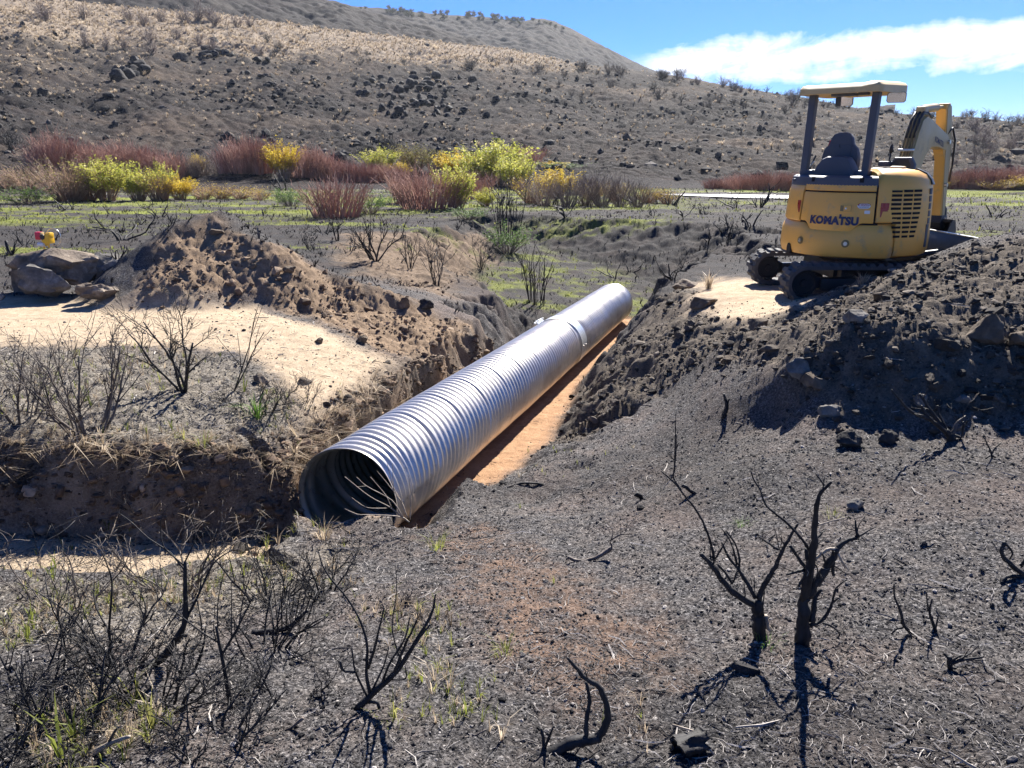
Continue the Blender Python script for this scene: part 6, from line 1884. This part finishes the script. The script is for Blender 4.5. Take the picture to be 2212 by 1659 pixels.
# ------------------------------------------------------------------ burnt stubs over the flat
def stub_mesh(seed, n=5, h=.35):
    r = np.random.default_rng(seed); m = MB()
    for k in range(n):
        a = r.uniform(0, 6.28); d = np.array([math.cos(a)*r.uniform(.2, 1.2), math.sin(a)*r.uniform(.2, 1.2), 1.])
        p = np.array([math.cos(a)*.06, math.sin(a)*.06, -.03])
        grow(m, r, p, d, h*r.uniform(.5, 1.1), .022*r.uniform(.6, 1.2), 1, .28, (0, 2), .05, 5, .8, .6, .006)
    return m.mesh('charred_stub')
STUB = [stub_mesh(1400+i, n, h) for i, (n, h) in enumerate([(3, .35), (5, .4), (6, .5), (2, .3), (4, .6), (9, .75), (3, .25), (7, .35)])]
for me in STUB: me.materials.append(M['char'])
def stub(px, py, s, k, label, group=None, xyz=None):
    B = G(px, py, rmin=9) if xyz is None else xyz
    o = link('charred_stub', STUB[k % len(STUB)], None); o.location = B; o.rotation_euler = (0, 0, RNG.uniform(0, 6.28)); o.scale = (s, s, s*RNG.uniform(.8, 1.2)); tag(o, label, 'burnt stub', group); return o
stub(1640, 448, 1.3, 5, 'tall bristling burnt stem cluster left of the excavator')
stub(1592, 452, 1.2, 4, 'burnt twig cluster further left of the bristling one')
stub(1618, 492, 1.3, 1, 'forked burnt stub on the flat left of the counterweight')
stub(1190, 446, 1.6, 7, 'spiky black root mass at the edge of the flat above the gully')
stub(1375, 440, 1.5, 4, 'burnt twigs on the flat right of the root mass')
stub(1450, 445, 1.5, 2, 'burnt twigs further right of the root mass')
stub(265, 522, 1.3, 4, 'black bent stub on the green streak behind the slab')
stub(150, 455, 1.5, 2, 'spreading black stub on the left flat')
stub(345, 470, 1.3, 1, 'black stub left of the heap peak')
stub(615, 412, 2.4, 2, 'wide burnt bush on the green flat left of the lone red bush')
stub(2015, 440, 1.6, 4, 'burnt twisted stub right of the excavator arm')
stub(2150, 470, 1.3, 1, 'burnt stub on the flat at the far right')
n = 0
while n < 150:
    px = RNG.uniform(0, 2212); py = RNG.uniform(430, 640)**1.
    if 700 < px < 1450 and py > 500: continue
    if px > 1480 and py > 520: continue
    if px < 330 and py > 600: continue
    B = P2W(px, py, rmin=10)
    z_ = zones(B[:1], B[1:2])
    if z_['soil'][0] > .15 or z_['dug'][0] > .15 or z_['sand'][0] > .2 or np.hypot(B[0], B[1]) > 40: continue
    B[2] = HT(B[0], B[1])[0]
    n += 1
    stub(0, 0, RNG.uniform(.25, .65), int(RNG.integers(0, 8)), 'short charred stub among many on the burnt flat', 'charred stubs on the burnt flat', B)
# small upright stalks on the gully banks
for px, py, s, k in [(1330,600,.8,4),(1360,590,.7,4),(1440,600,.7,0),(1225,470,1.2,4),(1530,520,.9,1),(1560,500,.8,2),(1610,480,.9,0),(1480,470,1.,4),(760,545,.8,6),(700,505,.8,1)]:
    stub(px, py, s, k, 'charred stub on the bank of the gully', 'charred stubs on the gully banks')
# ------------------------------------------------------------------ hillside boulders, brush, trees
HB = []
for i in range(8):
    v, f = stone(1600+i, ICO3, 12, .08, (1, .9, .8), (.5, .9))
    me = mesh_from('hill_boulder', v, [f]); me.materials.append(M['rock_dark']); me.set_sharp_from_angle(angle=math.radians(35)); HB.append(me)
def hb_(px, py, wpx, label, group, xyz=None):
    B = P2W(px, py, rmin=46) if xyz is None else xyz
    B[2] = HT(B[0], B[1])[0]
    s = wpx*math.hypot(B[0], B[1])/FPX/2
    o = link('hill_boulder', HB[int(RNG.integers(0, 8))], None); o.location = (B[0], B[1], B[2]+s*.3); o.rotation_euler = (0, 0, RNG.uniform(0, 6.28)); o.scale = (s, s*RNG.uniform(.7, 1), s*RNG.uniform(.6, 1)); tag(o, label, 'boulder', group)
CLU = [((445,112), (60, 14), 26, (10, 36), 'dark basalt boulder in the outcrop high on the left hillside', 'boulders of the left outcrop'),
       ((283,158), (34, 14), 14, (16, 46), 'dark basalt boulder in the mound shaped outcrop on the left hillside', 'boulders of the mound outcrop'),
       ((870,190), (120, 22), 60, (8, 34), 'dark basalt boulder in the long outcrop at the middle of the hillside', 'boulders of the middle outcrop'),
       ((930,225), (90, 25), 36, (10, 30), 'dark basalt boulder on the lower edge of the middle outcrop', 'boulders below the middle outcrop'),
       ((600,180), (150, 40), 40, (8, 26), 'loose dark boulder between the two outcrops on the hillside', 'boulders between the outcrops')]
for c, sd, n, wr, lb, gr in CLU:
    for i in range(n):
        hb_(c[0]+RNG.normal(0, sd[0]*.6), c[1]+RNG.normal(0, sd[1]*.6)+.12*(RNG.normal(0, sd[0]*.6)), RNG.uniform(*wr)*RNG.uniform(.6, 1), lb, gr)
for i in range(50):
    px, py = RNG.uniform(0, 1250), RNG.uniform(60, 300)
    hb_(px, py, RNG.uniform(4, 12), 'scattered dark boulder on the open burnt hillside', 'boulders scattered on the hillside')
def brush_mesh(seed, n=26, leaf=False):
    r = np.random.default_rng(seed); m = MB()
    for k in range(n):
        a = r.uniform(0, 6.28); e = r.uniform(.1, .9)
        grow(m, r, np.array([0, 0, -.05]), np.array([math.cos(a)*e, math.sin(a)*e, 1.]), .8*r.uniform(.6, 1.15), .02, 2, .16, (2, 3), .05, 3, .7, .6, .008)
    return m.mesh('hill_brush')
HBR = {'greystem': [brush_mesh(1700+i) for i in range(3)], 'char': [brush_mesh(1710+i, 12) for i in range(3)], 'twig': [brush_mesh(1720+i, 22) for i in range(2)]}
for k, L in HBR.items():
    for me in L: me.materials.append(M[k])
def hillbrush(px, py, hpx, mat, label, group, xyz=None):
    B = P2W(px, py, rmin=46) if xyz is None else xyz
    B[2] = HT(B[0], B[1])[0]-.05
    s = hpx*math.hypot(B[0], B[1])/FPX
    o = link('hill_brush', HBR[mat][int(RNG.integers(0, len(HBR[mat])))], None); o.location = B; o.rotation_euler = (0, 0, RNG.uniform(0, 6.28)); o.scale = (s*1.1, s*1.1, s); tag(o, label, 'brush', group)
for px, py, h in [(100,50,22),(185,100,24),(230,110,16),(268,112,16),(325,95,24),(330,128,20),(400,52,24),(430,48,26),(455,48,20),(465,55,22),(510,60,18),(540,62,16),(280,48,20),(180,42,18),(310,60,18),(350,50,18),(90,42,20),(385,85,18),(430,95,18),(560,120,20),(460,108,22)]:
    hillbrush(px, py, h*1.15, 'greystem', 'pinkish grey leafless brush on the upper left hillside', 'grey brush on the upper left hillside')
for i in range(70):
    px = RNG.uniform(560, 1750); py = np.interp(px, [560, 1100, 1426, 1750], [90, 122, 166, 222])+abs(RNG.normal(0, 40))+4
    hillbrush(px, py, RNG.uniform(9, 22), ['char', 'twig'][int(RNG.uniform(0, 1) < .5)], 'burnt brush skeleton on the long middle hillside', 'burnt brush on the middle hillside')
for i in range(80):
    a = math.radians(RNG.uniform(9, 37)); r = float(hill_r1(a))*RNG.uniform(.94, .995)
    B = np.array([r*math.sin(a), r*math.cos(a), 0.])
    hillbrush(0, 0, RNG.uniform(8, 20), ['char', 'twig', 'greystem'][int(RNG.integers(0, 3))], 'burnt brush standing along the skyline of the near hill', 'brush along the near skyline', B)
for i in range(46):
    px = RNG.uniform(2050, 2212); py = RNG.uniform(275, 385)
    hillbrush(px, py, RNG.uniform(8, 22), ['twig', 'greystem'][int(RNG.integers(0, 2))], 'dry brush on the slope at the right edge', 'brush on the right slope')
for px, py, h in [(830,318,44),(850,322,40),(780,330,36),(1130,330,30),(25,322,40)]:
    hillbrush(px, py, h, 'char', 'black burnt brush at the foot of the hillside behind the willows', 'burnt brush at the hill foot')
# junipers on the far crest
def juniper(seed):
    r = np.random.default_rng(seed); m = MB()
    pts, d = walk(r, (0, 0, -.2), (r.normal(0, .1), r.normal(0, .1), 1), 1.6, 5, .1)
    m.tube(pts, np.linspace(.14, .07, 6), 6)
    L = []
    for k in range(9):
        a = r.uniform(0, 6.28); q, _ = walk(r, pts[r.integers(2, 6)], (math.cos(a), math.sin(a), r.uniform(.3, 1.1)), r.uniform(.9, 1.7), 4, .15); m.tube(q, np.linspace(.05, .015, 5), 4)
        for p in q[2:]:
            n = 60; L.append(p+r.normal(0, 1, (n, 3))*np.array([.34, .34, .22]))
    L = np.concatenate(L); n = len(L); u = r.normal(size=(n, 3)); u /= np.linalg.norm(u, axis=1, keepdims=True); w = np.cross(u, r.normal(size=(n, 3))); w /= np.linalg.norm(w, axis=1, keepdims=True)
    s = r.uniform(.06, .14, n)[:, None]
    lm = mesh_from('crown', np.stack([L-u*s, L+w*s*.7, L+u*s, L-w*s*.7], 1).reshape(-1, 3), [np.arange(4*n).reshape(-1, 4)], False); add_tint(lm, np.repeat(r.uniform(0, 1, n), 4)); lm.materials.append(M['needle'])
    tm = m.mesh('trunk'); tm.materials.append(M['twig'])
    return tm, lm
JU = [juniper(1800+i) for i in range(3)]
FARH = bpy.data.objects['far_hill'].data
fv = np.empty(len(FARH.vertices)*3, np.float32); FARH.vertices.foreach_get('co', fv); fv = fv.reshape(-1, 3)
MIDH = bpy.data.objects['middle_hill'].data
mv = np.empty(len(MIDH.vertices)*3, np.float32); MIDH.vertices.foreach_get('co', mv); mv = mv.reshape(-1, 3)
def ontop(V, x, y):
    d = (V[:, 0]-x)**2+(V[:, 1]-y)**2; return float(V[np.argmin(d), 2])
pxs = list(RNG.uniform(828, 1130, 34))+[842, 850, 1165, 1178, 1190, 1200, 1150, 1215, 780, 790]
for i, px in enumerate(pxs):
    v = ray(px, 40); a = math.atan2(v[0], v[1]); r = 470*RNG.uniform(.955, 1.0)
    x, y = r*math.sin(a), r*math.cos(a)
    s = RNG.uniform(.75, 1.3)*(1.0 if 830 < px < 1140 else .7)
    o = empty('juniper_tree', (x, y, ontop(fv, x, y)-.1), RNG.uniform(0, 6.28), s); tag(o, 'dark juniper tree in the row along the crest of the far hill', 'tree', 'junipers on the far crest')
    tm, lm = JU[i % 3]; link('trunk', tm, None, o); link('crown', lm, None, o)
# ------------------------------------------------------------------ thin dry haze in the valley air
hz = MB(); hz.box((0, 260, 78), (900, 640, 170))
ho = hz.build('haze', None, smooth=False)
hm = bpy.data.materials.new('valley_air'); hm.use_nodes = True
hm.node_tree.nodes.clear()
o_ = hm.node_tree.nodes.new('ShaderNodeOutputMaterial'); v_ = hm.node_tree.nodes.new('ShaderNodeVolumePrincipled')
v_.inputs['Color'].default_value = (.80, .88, 1.0, 1); v_.inputs['Density'].default_value = .00014; v_.inputs['Anisotropy'].default_value = .35
hm.node_tree.links.new(v_.outputs[0], o_.inputs['Volume'])
ho.data.materials.append(hm); tag(ho, kind='stuff')
